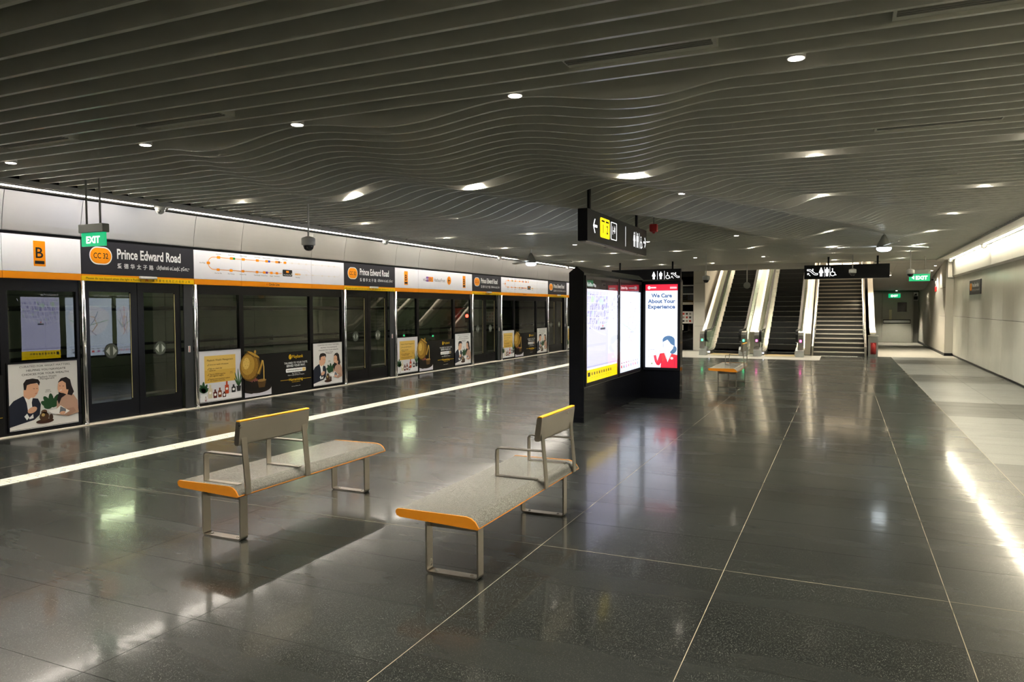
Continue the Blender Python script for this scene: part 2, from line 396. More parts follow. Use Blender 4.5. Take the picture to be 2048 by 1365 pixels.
    def escalator(s, x, y, hh, col):
        s.line(s._t([(-.75, .3), (-.45, .3), (.3, -.35), (.75, -.35), (.75, -.12), (.42, -.12), (-.32, .5), (-.75, .5), (-.75, .3)], x, y, hh), .075 * hh, col)
        s.ell(x + .05 * hh / s.w, y + .52 * hh / s.h, .09 * hh / s.w, .09 * hh / s.h, col, 10)
        s.line(s._t([(.05, .4), (.05, .2)], x, y, hh), .12 * hh, col)
        s.line(s._t([(-.3, -.5), (-.68, -.12)], x, y, hh), .07 * hh, col)
        s.line(s._t([(-.7, -.35), (-.7, -.1), (-.45, -.1)], x, y, hh), .07 * hh, col)

W_ = (0.80, 0.80, 0.80); K_ = (0.015, 0.015, 0.015)
ORANGE = srgb(245, 150, 15); YEL = srgb(255, 205, 0); CHAR = srgb(44, 44, 50)

# ================================================================== SETTING
# ------------------------------------------------------------------ floor
COLS = [-10.36, -9.42, -8.48, -7.90, -7.60, -7.25, -5.94, -4.63, -3.32, -2.01, -0.70, 0.60, 1.55, 2.55, 3.53]
ROW0, RP = 4.975, 0.665
def in_land(cx_, cy_): return (-5.94 < cx_ < -0.70 and cy_ > 26.25) or cy_ > 28.92
floor = struct('floor', MB().box(-10.40, 3.62, -5.0, 42.0, -0.25, -0.005).mesh('floor', M_GROUT), 'dark polished terrazzo platform floor', 'floor')
def seen(x, y):
    c = m.inverted() @ Vector((x, y, 0)); 
    if c.z > -0.5: return False
    u = 1024 + FPX * c.x / -c.z; v = 682.5 - FPX * c.y / -c.z
    return -150 < u < 2200 and 600 < v < 1560
tiles = []
for ci in range(len(COLS) - 1):
    if ci == 3: continue
    for n in range(-14, 37):
        y0 = ROW0 + RP * n; cx_, cy_ = (COLS[ci] + COLS[ci + 1]) / 2, y0 + RP / 2
        if in_land(cx_, cy_): continue
        mt = M_FLOOR
        if ci >= 12: mt = M_FLOORB if (n - 4) % 9 < 3 else M_FLOORL
        tiles.append((math.hypot(cx_, cy_) if seen(cx_, cy_) else 999, ci, n, mt))
tiles.sort(key=lambda t: t[0])
cache = {}
for d, ci, n, mt in tiles[:300]:
    w = COLS[ci + 1] - COLS[ci]; k = (ci, mt.name)
    if k not in cache: cache[k] = MB().box(.0016, w - .0016, .0016, RP - .0016, -.02, 0).mesh('floor_tile', mt)
    link('floor_tile', cache[k], floor, (COLS[ci], ROW0 + RP * n, 0))
for nm, mt in (('dark_tiles_beyond', M_FLOOR), ('light_tiles_beyond', M_FLOORL), ('grey_tiles_beyond', M_FLOORB)):
    b = MB()
    for d, ci, n, m_ in tiles[300:]:
        if m_ is mt: b.box(COLS[ci] + .0016, COLS[ci + 1] - .0016, ROW0 + RP * n + .0016, ROW0 + RP * (n + 1) - .0016, -.02, 0)
    tag(b.build(nm, mt, floor), kind='stuff')
MB().box(-5.94, -0.70, 26.26, 30.2, -.02, 0.0).build('landing_slab', M_LAND, floor)
MB().box(1.10, 3.60, 28.94, 41.2, -.02, 0.0).build('corridor_slab', M_LAND, floor)
MB().box(-10.36, -5.945, 28.94, 33.0, -.02, 0.0).build('lobby_slab', M_FLOOR, floor)
MB().box(-0.695, 1.095, 28.94, 30.2, -.02, 0.0).build('stair_foot_slab', M_FLOOR, floor)
for nm, x in (('joint_strip', -0.70), ('joint_strip', 0.60), ('joint_strip', -2.01), ('joint_strip', 1.55), ('joint_strip', -8.48)):
    w = .0019 if x < .0 or x == .6 else .003
    MB().box(x - w, x + w, -5, 28.9 if x > -.6 else 26.2, -.01, .0005).build(nm, M_BRASS, floor)
for y in (4.975, 4.975 + .665 * 9.345 - .005, 4.975 + .665 * 18.7):
    MB().box(-7.58, 1.545, y - .0018, y + .0018, -.01, .0006).build('joint_strip', M_BRASS, floor)
# tactile guidance strip: four raised bars wide
tact = thing('tactile_strip', 'cream tactile guide strip of raised bars along the platform floor', 'tactile paving', (-7.75, 0, 0))
MB().box(-.15, .15, -4.9, 28.9, -.02, 0.001).build('bed', mat('tactile_bed', (0.07, 0.07, 0.06), .5, var=.1), tact)
bar_me = MB().bbox(-.026, .026, .006, .284, 0, .006, .0025).mesh('raised_bar', M_TACT)
cnt = 0; rest = MB()
for k in range(8, 99):
    for j in range(4):
        x = -.1125 + .075 * j; y = .29 * k + (.06 if j % 2 else 0)
        if y > 28.5: continue
        if cnt < 300 and y > 2.9: link('raised_bar', bar_me, tact, (x, y, 0.001)); cnt += 1
        else: rest.bbox(x - .026, x + .026, y + .006, y + .284, .001, .007, .0025)
tag(rest.build('far_bars', M_TACT, tact), kind='stuff')

# ------------------------------------------------------------------ ceiling of wavy slats
Z0 = 3.45
def interp(t, pts):
    if t <= pts[0][0]: return pts[0][1]
    for (a, p), (b, q) in zip(pts, pts[1:]):
        if t <= b: f = (t - a) / (b - a); f = f * f * (3 - 2 * f) * .4 + f * .6; return p + (q - p) * f
    return pts[-1][1]
S_ = [(5.73, 0), (7, -.55), (8, -.88), (9, -.95), (9.8, -.72), (10.4, -.45), (11.5, 0), (13.2, .85), (14.4, 1.5), (16, 2.0), (19, 2.6), (24, 3.2)]
A_ = [(5.73, .063), (8, .070), (9.3, .10), (11, .135), (14, .16), (17, .13), (20, .08), (24, .03), (26, 0)]
def sstep(a, b, x): t = max(0, min(1, (x - a) / (b - a))); return t * t * (3 - 2 * t)
def dz(x, y):
    if y < 5.6 or y > 26: return 0.0
    s = interp(y, S_); xx = x - s
    e = sstep(-7.1, -6.2, xx) * (1 - sstep(-1.25, -.45, xx))
    w = .03 * math.sin(xx * 1.1 + y * .9) * (sstep(9, 13, y))
    lift = .018 * math.exp(-((xx + 3.7) / .7) ** 2)
    return e * (interp(y, A_) * math.cos(2 * PI * (xx + 4.83) / 2.27) + lift + w)
ceil_ = struct('ceiling', MB().box(-10.4, 3.6, -5.0, 30.4, 3.95, 4.05).mesh('ceiling', M_DARK), 'wavy ceiling of grey painted slats', 'ceiling')
XL, XR, TH = -9.92, 3.0, .033
xs_w = [XL, -8.6] + [-8.6 + .1 * i for i in range(1, 113)] + [XR]
flat_me = MB().box(XL, XR, -TH, 0, Z0, Z0 + .22).mesh('slat', M_SLAT)
ROWS = []
for k in range(-3, 8):
    for j in range(12):
        y = 5.73 + 3.33 * k + .27 * j
        if y > 30.25: break
        if y < 5.6 or y > 25.9: link('slat', flat_me, ceil_, (0, y, 0)); continue
        b = MB(); v = []
        for x in xs_w:
            z = Z0 + dz(x, y); v += [(x, -TH, z), (x, 0, z), (x, 0, Z0 + .22), (x, -TH, Z0 + .22)]
        f = [(0, 1, 2, 3), tuple(4 * (len(xs_w) - 1) + q for q in (3, 2, 1, 0))]
        for i in range(len(xs_w) - 1):
            for q in range(4): r = (q + 1) % 4; f.append((4 * i + q, 4 * i + r, 4 * i + 4 + r, 4 * i + 4 + q))
        b.add(v, f); b.build('slat', M_SLAT, ceil_, (0, y, 0))
# linear air diffusers closing the gap between two slats
def diffuser(x0, x1, yfar, label):
    t = thing('air_diffuser', label, 'air diffuser', ((x0 + x1) / 2, yfar - .135 - TH / 2, Z0 + .012), 'linear air diffusers in the ceiling')
    h = (x1 - x0) / 2
    MB().box(-h, h, -.118, .118, .012, .10).build('box', M_SLAT, t)
    for q in (-.05, -.02, .01): MB().box(-h + .02, h - .02, q, q + .012, 0, .0125).build('slot', mat('slot_dark', (.30, .30, .27), .7, var=.1), t)
diffuser(-1.82, -0.78, 5.10, 'long slot diffuser between slats above the middle of the room')
diffuser(.24, 1.30, 5.10, 'long slot diffuser between slats at the top right')
diffuser(-6.08, -5.0, 5.10, 'slot diffuser between slats right of the hanging green exit sign')
diffuser(-8.15, -7.09, 5.10, 'slot diffuser between slats nearest the platform doors')
diffuser(.25, 1.31, 8.16, 'slot diffuser among the slats past the top right downlight')
diffuser(.25, 1.33, 11.22, 'farthest slot diffuser among the slats at the right')

# ------------------------------------------------------------------ downlights
SPOT = bpy.data.lights.new('downlight_beam', 'SPOT'); SPOT.energy = DOWN_W; SPOT.color = (1.0, .95, .79); SPOT.spot_size = R(108); SPOT.spot_blend = 1.0; SPOT.shadow_soft_size = .045
can_me = MB().lathe([(.062, .0), (.062, .09), (.05, .09), (.05, .012), (.062, .0)], 20).mesh('housing', M_WHITE)
lens_me = MB().lathe([(.052, -.003), (.052, .004)], 20).mesh('lens', M_LENS)
DX = [-8.8, -6.6, -4.62, -2.42, -0.32, 1.80]
VIS = {(0, i) for i in range(5)} | {(2, 2), (2, 3), (4, 1), (4, 2), (4, 3), (6, 2), (6, 3)}
proto = None
for r_ in range(-1, 8):
    y = 5.545 + 3.33 * r_
    for c_, x in enumerate(DX):
        if r_ == -1 and c_ in (0,): continue
        if r_ == 0 and c_ == 5: continue
        if r_ == 7 and x > -.5 and x < 1: pass
        zb = Z0 + (-.002 if (r_, c_) in VIS else .16) + (dz(x, y) if (r_, c_) in VIS else max(0, dz(x, y)))
        where = 'row just overhead' if r_ < 0 else 'nearest row' if r_ == 0 else 'farthest row' if r_ == 7 else ORD[r_] + ' row from the front'
        lab = 'round white ceiling downlight, %s from the platform doors in the %s' % (ORD[c_], where)
        y_l = y - (.10 if (r_, c_) in VIS else 0)
        if proto is None:
            proto = thing('downlight', lab, 'downlight', (x, y_l, zb), 'round downlights between the ceiling slats')
            link('housing', can_me, proto); link('lens', lens_me, proto); link('beam', SPOT, proto, (0, 0, -.012))
        else: copy_tree(proto, (x, y_l, zb), lab)

# ------------------------------------------------------------------ left: steel cladding over the platform doors
PER, Y0 = 6.37, 7.43
def DY(k): return Y0 + PER * k
HEADX = -10.43
wl = struct('wall_left', MB().box(-10.62, -10.47, -5, 36, 2.78, 3.95).mesh('wall_left', M_DARK), 'steel clad wall above the platform doors', 'wall')
for k in range(-2, 5):
    ys = [DY(k), DY(k) + 2.1, DY(k) + 3.22, DY(k) + 5.24, DY(k + 1)]
    for a, b_ in zip(ys, ys[1:]):
        prof = [(-10.46, 2.845), (-10.43, 2.845), (-10.425, 2.86)] + [(-10.425 + .085 * (t / 6) ** 1.5, 2.86 + .52 * t / 6) for t in range(1, 7)] + [(-10.37, 3.38)]
        MB().prism(prof, 'y', .004, b_ - a - .004).build('steel_panel', M_STEELC, wl, (0, a, 0))
tr = struct('trim_1', MB().box(-10.36, -9.90, -5, 30.4, 3.40, 3.47).mesh('trim_1', M_SOFFIT), 'pale soffit strip over the platform doors', 'soffit')
li = 0
led_cache = {}
def led(x, y0, y1, z, mt, label, group):
    t = thing('led_strip', label, 'strip light', (x, (y0 + y1) / 2, z), group); h = (y1 - y0) / 2
    k = (round(h, 3), mt.name)
    if k not in led_cache:
        led_cache[k] = (MB().box(-.05, .05, -h, h, -.012, 0).mesh('channel', M_WHITE), MB().box(-(.045 if mt is M_LEDR else .031), (.045 if mt is M_LEDR else .031), -h + .01, h - .01, -.017, -.012).mesh('diffuser', mt))
    link('channel', led_cache[k][0], t); link('diffuser', led_cache[k][1], t)
dome_me = [MB().lathe([(.085, 0), (.085, -.035), (.075, -.05)], 20).mesh('collar', M_WHITE), MB().lathe([(.074, -.05), (.07, -.075), (.05, -.105), (.02, -.12), (.002, -.122)], 20).mesh('dome', M_WHITE), MB().lathe([(.034, 0), (.03, .012), (.002, .016)], 14).mesh('eye', M_GREYP)]
def dome(x, y, z, label):
    t = thing('dome_camera', label, 'camera', (x, y, z), 'dome cameras on the light strips')
    link('collar', dome_me[0], t); link('dome', dome_me[1], t); link('eye', dome_me[2], t, (.03, -.052, -.078), (R(115), 0, R(25)))
n_ = 0; n0 = -1
for k in range(-2, 4):
    a = DY(k) + 1.26
    for s0, s1 in ((0, 1.32), (1.35, 2.66), (2.69, 3.70), (3.73, 4.71), (4.74, 6.05)):
        y0, y1 = a + s0, a + s1
        if y1 < -4 or y0 > 30: continue
        if y1 > 5.9:
            lab = 'warm LED strip over the platform doors, %s from the left' % ORD[min(19, n_)]; n_ += 1
        else: n0 += 1; lab = 'warm LED strip over the platform doors, %s of those left of the picture' % ORD[n0]
        led(-10.02, y0, y1, 3.40, M_LEDL, lab, 'LED strips over the platform doors')
    if k >= -1: dome(-10.02, DY(k) + 1.08, 3.40, ['white dome camera in the light strip beyond the left picture edge', 'white dome camera in the light strip beside the hanging green sign', 'white dome camera in the light strip, second from the left', 'white dome camera in the light strip, third from the left', 'white dome camera in the light strip nearest the kiosk'][k + 1])

# ------------------------------------------------------------------ right wall
wr = struct('wall_right', MB().box(3.60, 3.75, -5, 30.3, 0, 4.0).mesh('wall_right', M_DARK), 'cream panelled wall on the right', 'wall')
for k in range(-18, 8):
    y = 20.1 + 1.33 * k; y1 = min(y + 1.33, 30.3)
    if y > 30: continue
    for z0, z1 in ((.06, 1.414), (1.424, 2.80)):
        MB().box(3.56, 3.60, .004, y1 - y - .004, z0, z1).build('wall_panel', M_WALLR, wr, (0, y, 0))
struct('baseboard_right', MB().box(3.575, 3.60, -5, 30.3, 0, .055).mesh('baseboard_right', M_BLACK), 'black recessed skirting of the right wall', 'skirting')
bh = struct('trim_2', MB().box(3.57, 3.62, -5, 30.28, 2.80, 3.95).mesh('trim_2', M_DARK), 'pale lit bulkhead above the right wall panels', 'bulkhead')
for k in range(-9, 4):
    y = 20.1 + 2.66 * k; y1 = min(y + 2.66, 30.28)
    MB().prism([(3.57, 2.80), (3.50, 2.85), (3.475, 3.40), (3.57, 3.40)], 'y', .003, y1 - y - .003).build('bulkhead_panel', M_WALLT, bh, (0, y, 0))
struct('trim_3', MB().box(3.0, 3.60, -5, 30.3, 3.41, 3.47).mesh('trim_3', M_SOFFIT), 'pale soffit strip above the right wall', 'soffit')
for i, (a, b_) in enumerate(((-3.0, 3.2), (3.5, 9.7), (9.95, 16.25), (16.5, 22.75), (23.05, 29.4))):
    led(3.36, a, b_, 3.41, M_LEDR, ['warm LED strip over the right wall behind the viewer', 'warm LED strip over the right wall nearest the viewer', 'warm LED strip over the right wall just outside the picture', 'long warm LED strip over the right wall at the picture edge', 'long warm LED strip over the right wall ending at the grey pier'][i], 'LED strips over the right wall')
dome(3.36, 22.9, 3.41, 'white dome camera between the two light strips on the right')
dome(3.36, 29.55, 3.41, 'white dome camera at the far end of the right light strip')

# ------------------------------------------------------------------ far end: pier, corridor, escalator hall
wp = struct('wall_pier', MB().box(3.31, 3.75, 30.30, 30.75, 0, 3.95).mesh('wall_pier', M_PLASTER), 'grey plastered pier at the corridor mouth', 'wall')
MB().box(3.36, 3.56, 30.20, 30.30, 2.80, 3.40).build('steel_return', M_STEEL, wp)
wc = struct('wall_corridor', MB().prism([(3.31, 30.75), (3.75, 30.75), (3.75, 41.0), (3.36, 41.0)], 'z', 0, 3.95).mesh('wall_corridor', M_PLASTER), 'grey plastered corridor wall', 'wall')
for z in (1.42, 2.45): MB().box(3.30, 3.312, 30.30, 31.9, z - .004, z + .004).build('joint', M_GROUT, wc)
struct('baseboard_corridor', MB().prism([(3.30, 30.26), (3.62, 30.26), (3.62, 30.32), (3.315, 30.32), (3.355, 41), (3.345, 41)], 'z', 0, .10).mesh('baseboard_corridor', M_BLACK), 'black skirting along the corridor wall', 'skirting')
struct('wall_back', MB().box(1.0, 3.8, 40.95, 41.1, 0, 4.0).mesh('wall_back', mat('door_wall', (.12, .12, .105), .6, var=.05)), 'dark wall around the corridor door', 'wall')
sof = struct('ceiling_corridor', MB().prism([(30.35, 3.47), (31.0, 3.40), (35.5, 2.92), (37.6, 2.62), (38.6, 2.56), (41, 2.56), (41, 2.7), (38.5, 2.7), (30.35, 3.6)], 'x', 1.02, 3.5).mesh('ceiling_corridor', M_SOFFIT), 'sloping grey corridor soffit', 'ceiling')
for i in range(3):
    for j in range(5):
        y0, y1 = 31.0 + .9 * j, 31.0 + .9 * (j + 1); za, zb_ = 3.40 - .1067 * .9 * j, 3.40 - .1067 * .9 * (j + 1)
        x0 = 1.04 + .76 * i
        MB().add([(x0, y0 + .006, za - .012), (x0 + .75, y0 + .006, za - .012), (x0 + .75, y1 - .006, zb_ - .012), (x0, y1 - .006, zb_ - .012), (x0, y0 + .006, za), (x0 + .75, y0 + .006, za), (x0 + .75, y1 - .006, zb_), (x0, y1 - .006, zb_)],
                 [(0, 3, 2, 1), (4, 5, 6, 7), (0, 1, 5, 4), (1, 2, 6, 5), (2, 3, 7, 6), (3, 0, 4, 7)]).build('soffit_tile', M_SOFFIT, sof)
# bulkhead over the escalators and the hall behind it
struct('trim_4', MB().box(-10.4, -1.02, 30.30, 30.5, 3.24, 3.95).mesh('trim_4', M_SOFFIT), 'pale edge beam over the escalators', 'beam')
struct('trim_5', MB().box(-1.02, 3.6, 30.30, 30.36, 3.44, 3.95).mesh('trim_5', M_SOFFIT), 'pale edge beam over the stairs', 'beam')
hl = struct('wall_hall', MB().prism([(-5.60, 30.5), (-5.14, 30.5), (-5.14, 44), (-5.60, 44)], 'z', 0, 9).mesh('wall_hall', M_PLASTER), 'beige wall beside the left escalator', 'wall')
for z in (1.0, 2.0, 2.75): MB().box(-5.55, -5.136, 30.494, 30.502, z - .004, z + .004).build('joint', M_GROUT, hl)
struct('wall_hall_back', MB().box(-5.6, 1.2, 44, 44.2, 0, 9).mesh('wall_hall_back', M_PLASTER), 'beige back wall of the escalator hall', 'wall')
struct('ceiling_hall', MB().box(-5.6, 1.2, 30.4, 44.2, 8.0, 8.2).mesh('ceiling_hall', M_SOFFIT), 'pale ceiling high over the escalators', 'ceiling')
struct('wall_stair', MB().prism([(28.95, 0), (28.95, .80), (29.9, .98), (36.2, 4.5), (44, 8), (44, 0)], 'x', .90, 1.02).mesh('wall_stair', M_PLASTER), 'plaster parapet wall of the stairs', 'wall')
struct('trim_6', MB().add(*(lambda p: ([(x, y, z + d) for d in (0, .05) for x in (.87, 1.06) for y, z in p], [(0, 1, 4, 3), (1, 2, 5, 4), (6, 9, 10, 7), (7, 10, 11, 8), (0, 6, 7, 1), (1, 7, 8, 2), (3, 4, 10, 9), (4, 5, 11, 10), (0, 3, 9, 6), (2, 8, 11, 5)]))([(28.97, .80), (29.9, .98), (36.2, 4.5)])).mesh('trim_6', M_CREAM), 'cream coping of the stair parapet', 'coping')
struct('wall_stair_upper', MB().box(1.02, 1.2, 30.36, 44, 3.4, 9).mesh('wall_stair_upper', M_PLASTER), 'beige wall high beside the stairs', 'wall')
wlob = struct('wall_lobby', MB().box(-10.4, -7.35, 31.0, 31.2, 0, 3.95).mesh('wall_lobby', M_PLASTER), 'beige wall at the platform end', 'wall')
struct('wall_behind', MB().box(-10.6, 3.7, -5.2, -5.0, 0, 4).mesh('wall_behind', M_PLASTER), 'wall behind the viewer', 'wall')
# hall lighting: linear lamps on the high ceiling and beside the stair landing
for i, (x, y) in enumerate(((-3.9, 33.5), (-3.9, 38.5), (-1.6, 33.5), (-1.6, 38.5), (.1, 35.0))):
    t = thing('hall_light', 'linear lamp on the hall ceiling, %s above the escalators' % ORD[i], 'strip light', (x, y, 8.0), 'linear lamps high over the escalators')
    MB().box(-.1, .1, -1.2, 1.2, -.05, 0).build('channel', M_WHITE, t); MB().box(-.08, .08, -1.18, 1.18, -.055, -.05).build('diffuser', M_LEDH, t)
    a_ = bpy.data.lights.new('hall_beam', 'AREA'); a_.shape = 'RECTANGLE'; a_.size = .2; a_.size_y = 2.3; a_.energy = HALL_W / 5; a_.color = (1, .85, .64)
    link('beam', a_, t, (0, 0, -.06))

# ------------------------------------------------------------------ train tunnel behind the screen
tun = struct('wall_tunnel', MB().box(-15.6, -15.3, -5, 40, -1.4, 4.2).mesh('wall_tunnel', M_DARK), 'grey concrete tunnel wall behind the platform doors', 'wall')
for k in range(0, 14):
    for z0, z1 in ((-1.2, .45), (.46, 2.05), (2.06, 3.9)):
        MB().box(-15.30, -15.22, .008, 2.992, z0, z1).build('concrete_panel', M_CONC, tun, (0, -2 + 3.0 * k, 0))
struct('floor_track', MB().box(-15.6, -10.5, -5, 40, -1.5, -1.2).mesh('floor_track', M_CONC), 'concrete track bed in the tunnel', 'floor')
struct('ceiling_tunnel', MB().box(-15.6, -10.47, -5, 40, 3.9, 4.1).mesh('ceiling_tunnel', M_CONC), 'tunnel roof', 'ceiling')
struct('wall_tunnel_end', MB().box(-15.6, -10.4, 39.8, 40, -1.4, 4.2).mesh('wall_tunnel_end', M_DARK), 'dark far end of the tunnel', 'wall')
struct('wall_tunnel_near', MB().box(-15.6, -10.4, -5.2, -5, -1.4, 4.2).mesh('wall_tunnel_near', M_DARK), 'dark near end of the tunnel', 'wall')
for i, (z, r) in enumerate(((.75, .05), (.95, .03), (1.78, .055), (2.62, .045))):
    t = thing('cable_run', ['black lower cable run along the tunnel wall', 'thin cable just above the lowest tunnel cable run', 'black cable run at eye height on the tunnel wall', 'upper cable run on the tunnel wall'][i], 'cable', (-15.0, 18, z), 'cable runs on the tunnel wall')
    MB().tube([(0, -22, 0), (0, 21, 0)], r, 8).build('cable', M_CABLE, t)
    bk = MB().box(-.12, .02, -.02, .02, -.09, .06).mesh('bracket', M_GALV)
    for q in range(-14, 14): link('bracket', bk, t, (0, 1.5 * q, 0))
for i in range(5):
    y = 5.5 + 6.2 * i
    t = thing('tunnel_lamp', 'tube lamp on the tunnel wall, %s from the left' % ORD[i], 'lamp', (-15.18, y, 2.95), 'tube lamps in the tunnel')
    MB().box(-.04, .03, -.65, .65, -.03, .05).build('batten', M_WHITE, t); MB().cyl((.05, 0, 0), .02, -.6, .6, 10, 'y').build('tube', M_TUBE, t)
t = thing('tunnel_signal', 'red signal lamp glowing in the tunnel', 'signal', (-14.9, 28.4, 1.35))
MB().box(-.1, .1, -.08, .08, -.2, .25).build('housing', M_BLACK, t); MB().lathe([(.07, -.10), (.07, -.082)], 18, (0, 0, .08), 'y').build('lens', M_SIGR, t); MB().cyl((0, 0, 0), .03, -2.5, -.2, 8).build('post', M_GALV, t)
rl = MB().prism([(-.07, 0), (.07, 0), (.07, .02), (.015, .04), (.015, .11), (.036, .12), (.036, .15), (-.036, .15), (-.036, .12), (-.015, .11), (-.015, .04), (-.07, .02)], 'y', -20, 22).mesh('rail', M_GALV)
for x, l_ in ((-13.6, 'far'), (-12.15, 'near')):
    o = link('rail', rl, None, (x, 17, -1.2)); tag(o, 'steel running rail on the %s side of the track bed' % l_, 'rail', 'running rails')

# ================================================================== PLATFORM SCREEN
HZ0, HZ1 = 2.19, 2.80
CH = '\u7231\u5fb7\u534e\u592a\u5b50\u8def'
TA = '\u0baa\u0bbf\u0bb0\u0bbf\u0ba9\u0bcd\u0bb8\u0bcd \u0b8e\u0b9f\u0bcd\u0bb5\u0bb0\u0bcd\u0b9f\u0bcd \u0bb0\u0bcb\u0b9f\u0bc1'
WARN_ZH = '\u8bf7\u4e0d\u8981\u5728\u8baf\u53f7\u706f\u95ea\u70c1\u65f6\u4e0a\u8f66'
WARN_TA = '\u0bb5\u0bbf\u0bb3\u0b95\u0bcd\u0b95\u0bc1 \u0bae\u0bbf\u0ba9\u0bcd\u0ba9\u0bc1\u0bae\u0bcd \u0baa\u0bcb\u0ba4\u0bc1'
def station_print(w):
    p = Print(w, .51); p.layer(.001)
    p.rrect(.060, .30, .243, .84, .135, W_); p.layer(); p.rrect(.067, .335, .236, .805, .12, ORANGE); p.layer()
    p.text('CC 32', .1515, .49, h=.085, w=.245, col=K_, align='c', bold=.012)
    q = Print(w, .51); q.layer(.001)
    q.text('Prince Edward Road', .285, .52, h=.155, w=w * .585, col=W_, bold=.025)
    for i, c in enumerate(CH): q.text(c, .285 + i * .056, .23, h=.062, col=W_, bold=.012)
    q.text(TA, .635, .25, h=.055, w=w * .325, col=W_, bold=.015)
    return p, q
def warn_print(w, kind):
    p = Print(w, .075); p.layer(.001)
    if kind == 0:
        p.text('Please do not board when the light is flashing', .03, .33, h=.033, w=w * .46, col=K_)
        for i, c in enumerate(WARN_ZH): p.text(c, .59 + i * .032, .28, h=.034, col=K_)
    else:
        p.text('Sila jangan naik apabila lampu penunjuk berkelip', .02, .33, h=.033, w=w * .47, col=K_)
        p.text(WARN_TA, .57, .3, h=.03, w=w * .41, col=K_)
    for y in (.25, .5): p.line([(.527, y), (.54, y + .28), (.553, y)], .008, srgb(200, 30, 20))
    return p
SP, SQ = station_print(2.08); sp_me, sq_me = SP.mesh('code_badge'), SQ.mesh('lettering')
wn_me = [warn_print(2.08, 0).mesh('warning_lettering'), warn_print(2.08, 1).mesh('warning_lettering')]
# behind-header beam and lower track
hb = struct('trim_7', MB().box(-10.62, -10.45, -5, 36, 2.19, 2.845).mesh('trim_7', M_BLACK), 'black header beam behind the platform signs', 'beam')
struct('trim_8', MB().box(-10.56, -10.36, -5, 36, -.02, .012).mesh('trim_8', M_NOSE), 'pale stone sill under the platform doors', 'sill')
b_me = None
def b_print(w, xs):
    p = Print(w, .51); p.layer(.001)
    for x in xs:
        hw = .085 / w
        p.rrect(x - hw, .16, x + hw, .86, .008, ORANGE); p.layer()
        p.text('B', x, .39, h=.155, col=K_, align='c', bold=.01); p.rect(x - hw * .8, .22, x + hw * .8, .31, K_); p.z -= .0006
    return p
def via_print(w):
    p = Print(w, .51); p.layer(.001)
    p.text('via', .075, .42, h=.10, col=srgb(70, 70, 75))
    p.rrect(.125, .40, .20, .66, .015, srgb(110, 50, 150)); p.rect(.165, .40, .20, .66, ORANGE); p.rrect(.165, .40, .245, .66, .015, ORANGE); p.layer()
    p.text('NE1', .162, .47, h=.07, col=W_, align='r'); p.text('CC29', .20, .47, h=.065, w=.12, col=K_, align='c')
    p.text('HarbourFront', .265, .42, h=.10, w=.62, col=srgb(70, 70, 75))
    p.ell(.535, .53, .12 / w, .12 / .51, ORANGE, 28); p.layer(); p.arrow(.535, .53, .14, -1, K_)
    hw = .085 / w; x = .83; p.rrect(x - hw, .16, x + hw, .86, .008, ORANGE); p.layer()
    p.text('B', x, .39, h=.155, col=K_, align='c', bold=.01); p.rect(x - hw * .8, .22, x + hw * .8, .31, K_)
    return p
def route_print(w):
    p = Print(w, .51); p.layer(.001); g = srgb(90, 90, 95); pale = srgb(225, 222, 218)
    X = lambda u: (u - 388) / (690 - 388)
    top = [(428, .80), (450, .80), (471, .80), (497, .80), (515, .80), (535, .80), (552, .80)]
    bot = [(427, .36), (449, .36), (470, .36), (496, .36), (510, .36), (524, .36), (535, .36)]
    p.line([(X(420), .80), (X(546), .80)], .010, ORANGE); p.line([(X(420), .36), (X(545), .36)], .010, ORANGE)
    arc = [(X(420) - .031 * math.sin(R(a)), .58 + .22 * math.cos(R(a))) for a in range(0, 181, 20)]
    p.line(arc, .010, ORANGE)
    p.line([(X(560), .80), (X(675), .80)], .008, pale); p.line([(X(575), .36), (X(675), .36)], .008, pale)
    p.line([(X(675) + .02 * math.sin(R(a)), .58 + .22 * math.cos(R(a))) for a in range(0, 181, 30)], .008, pale)
    p.line([(X(560), .56), (X(600), .56), (X(612), .36)], .008, pale)
    p.layer()
    names_t = ['one-north', 'Buona Vista', 'Holland Village', 'Farrer Road', 'Botanic Gardens', 'Caldecott', 'Marymount']
    names_b = ['Haw Par Villa', 'Pasir Panjang', 'Labrador Park', 'Telok Blangah', 'HarbourFront', 'Keppel', 'Cantonment']
    for (u, y), nm in zip(top, names_t):
        p.rrect(X(u) - .0095, y - .045, X(u) + .0095, y + .045, .012, ORANGE); p.text(nm, X(u), y + .10, h=.022, col=g, align='c')
    for (u, y), nm in zip(bot, names_b):
        p.rrect(X(u) - .0085, y - .045, X(u) + .0085, y + .045, .012, ORANGE); p.text(nm, X(u), y - .14, h=.022, col=g, align='c')
    p.rrect(X(411) - .009, .535, X(411) + .009, .625, .012, ORANGE); p.text('Kent Ridge', X(411) - .015, .555, h=.022, col=g, align='r')
    for u, c, y in ((453.5, srgb(20, 150, 70), .80), (519, srgb(40, 70, 170), .80), (539, srgb(110, 60, 30), .80), (514, srgb(100, 50, 150), .36)):
        p.rrect(X(u) - .004, y - .04, X(u) + .010, y + .04, .01, c)
    for u in (567, 582, 598, 613, 635, 651, 665):
        for y in (.80, .36): p.rrect(X(u) - .007, y - .03, X(u) + .007, y + .03, .01, pale)
    p.rrect(X(573), .33, X(585), .40, .012, srgb(240, 185, 110)); p.text('Marina Bay', X(579), .22, h=.022, col=g, align='c')
    p.rrect(X(547), .26, X(567), .52, .014, K_); p.layer()
    p.rrect(X(554), .40, X(560), .48, .01, ORANGE); p.text('Prince Edward Road', X(557), .30, h=.022, w=.23, col=W_, align='c', bold=.02)
    return p
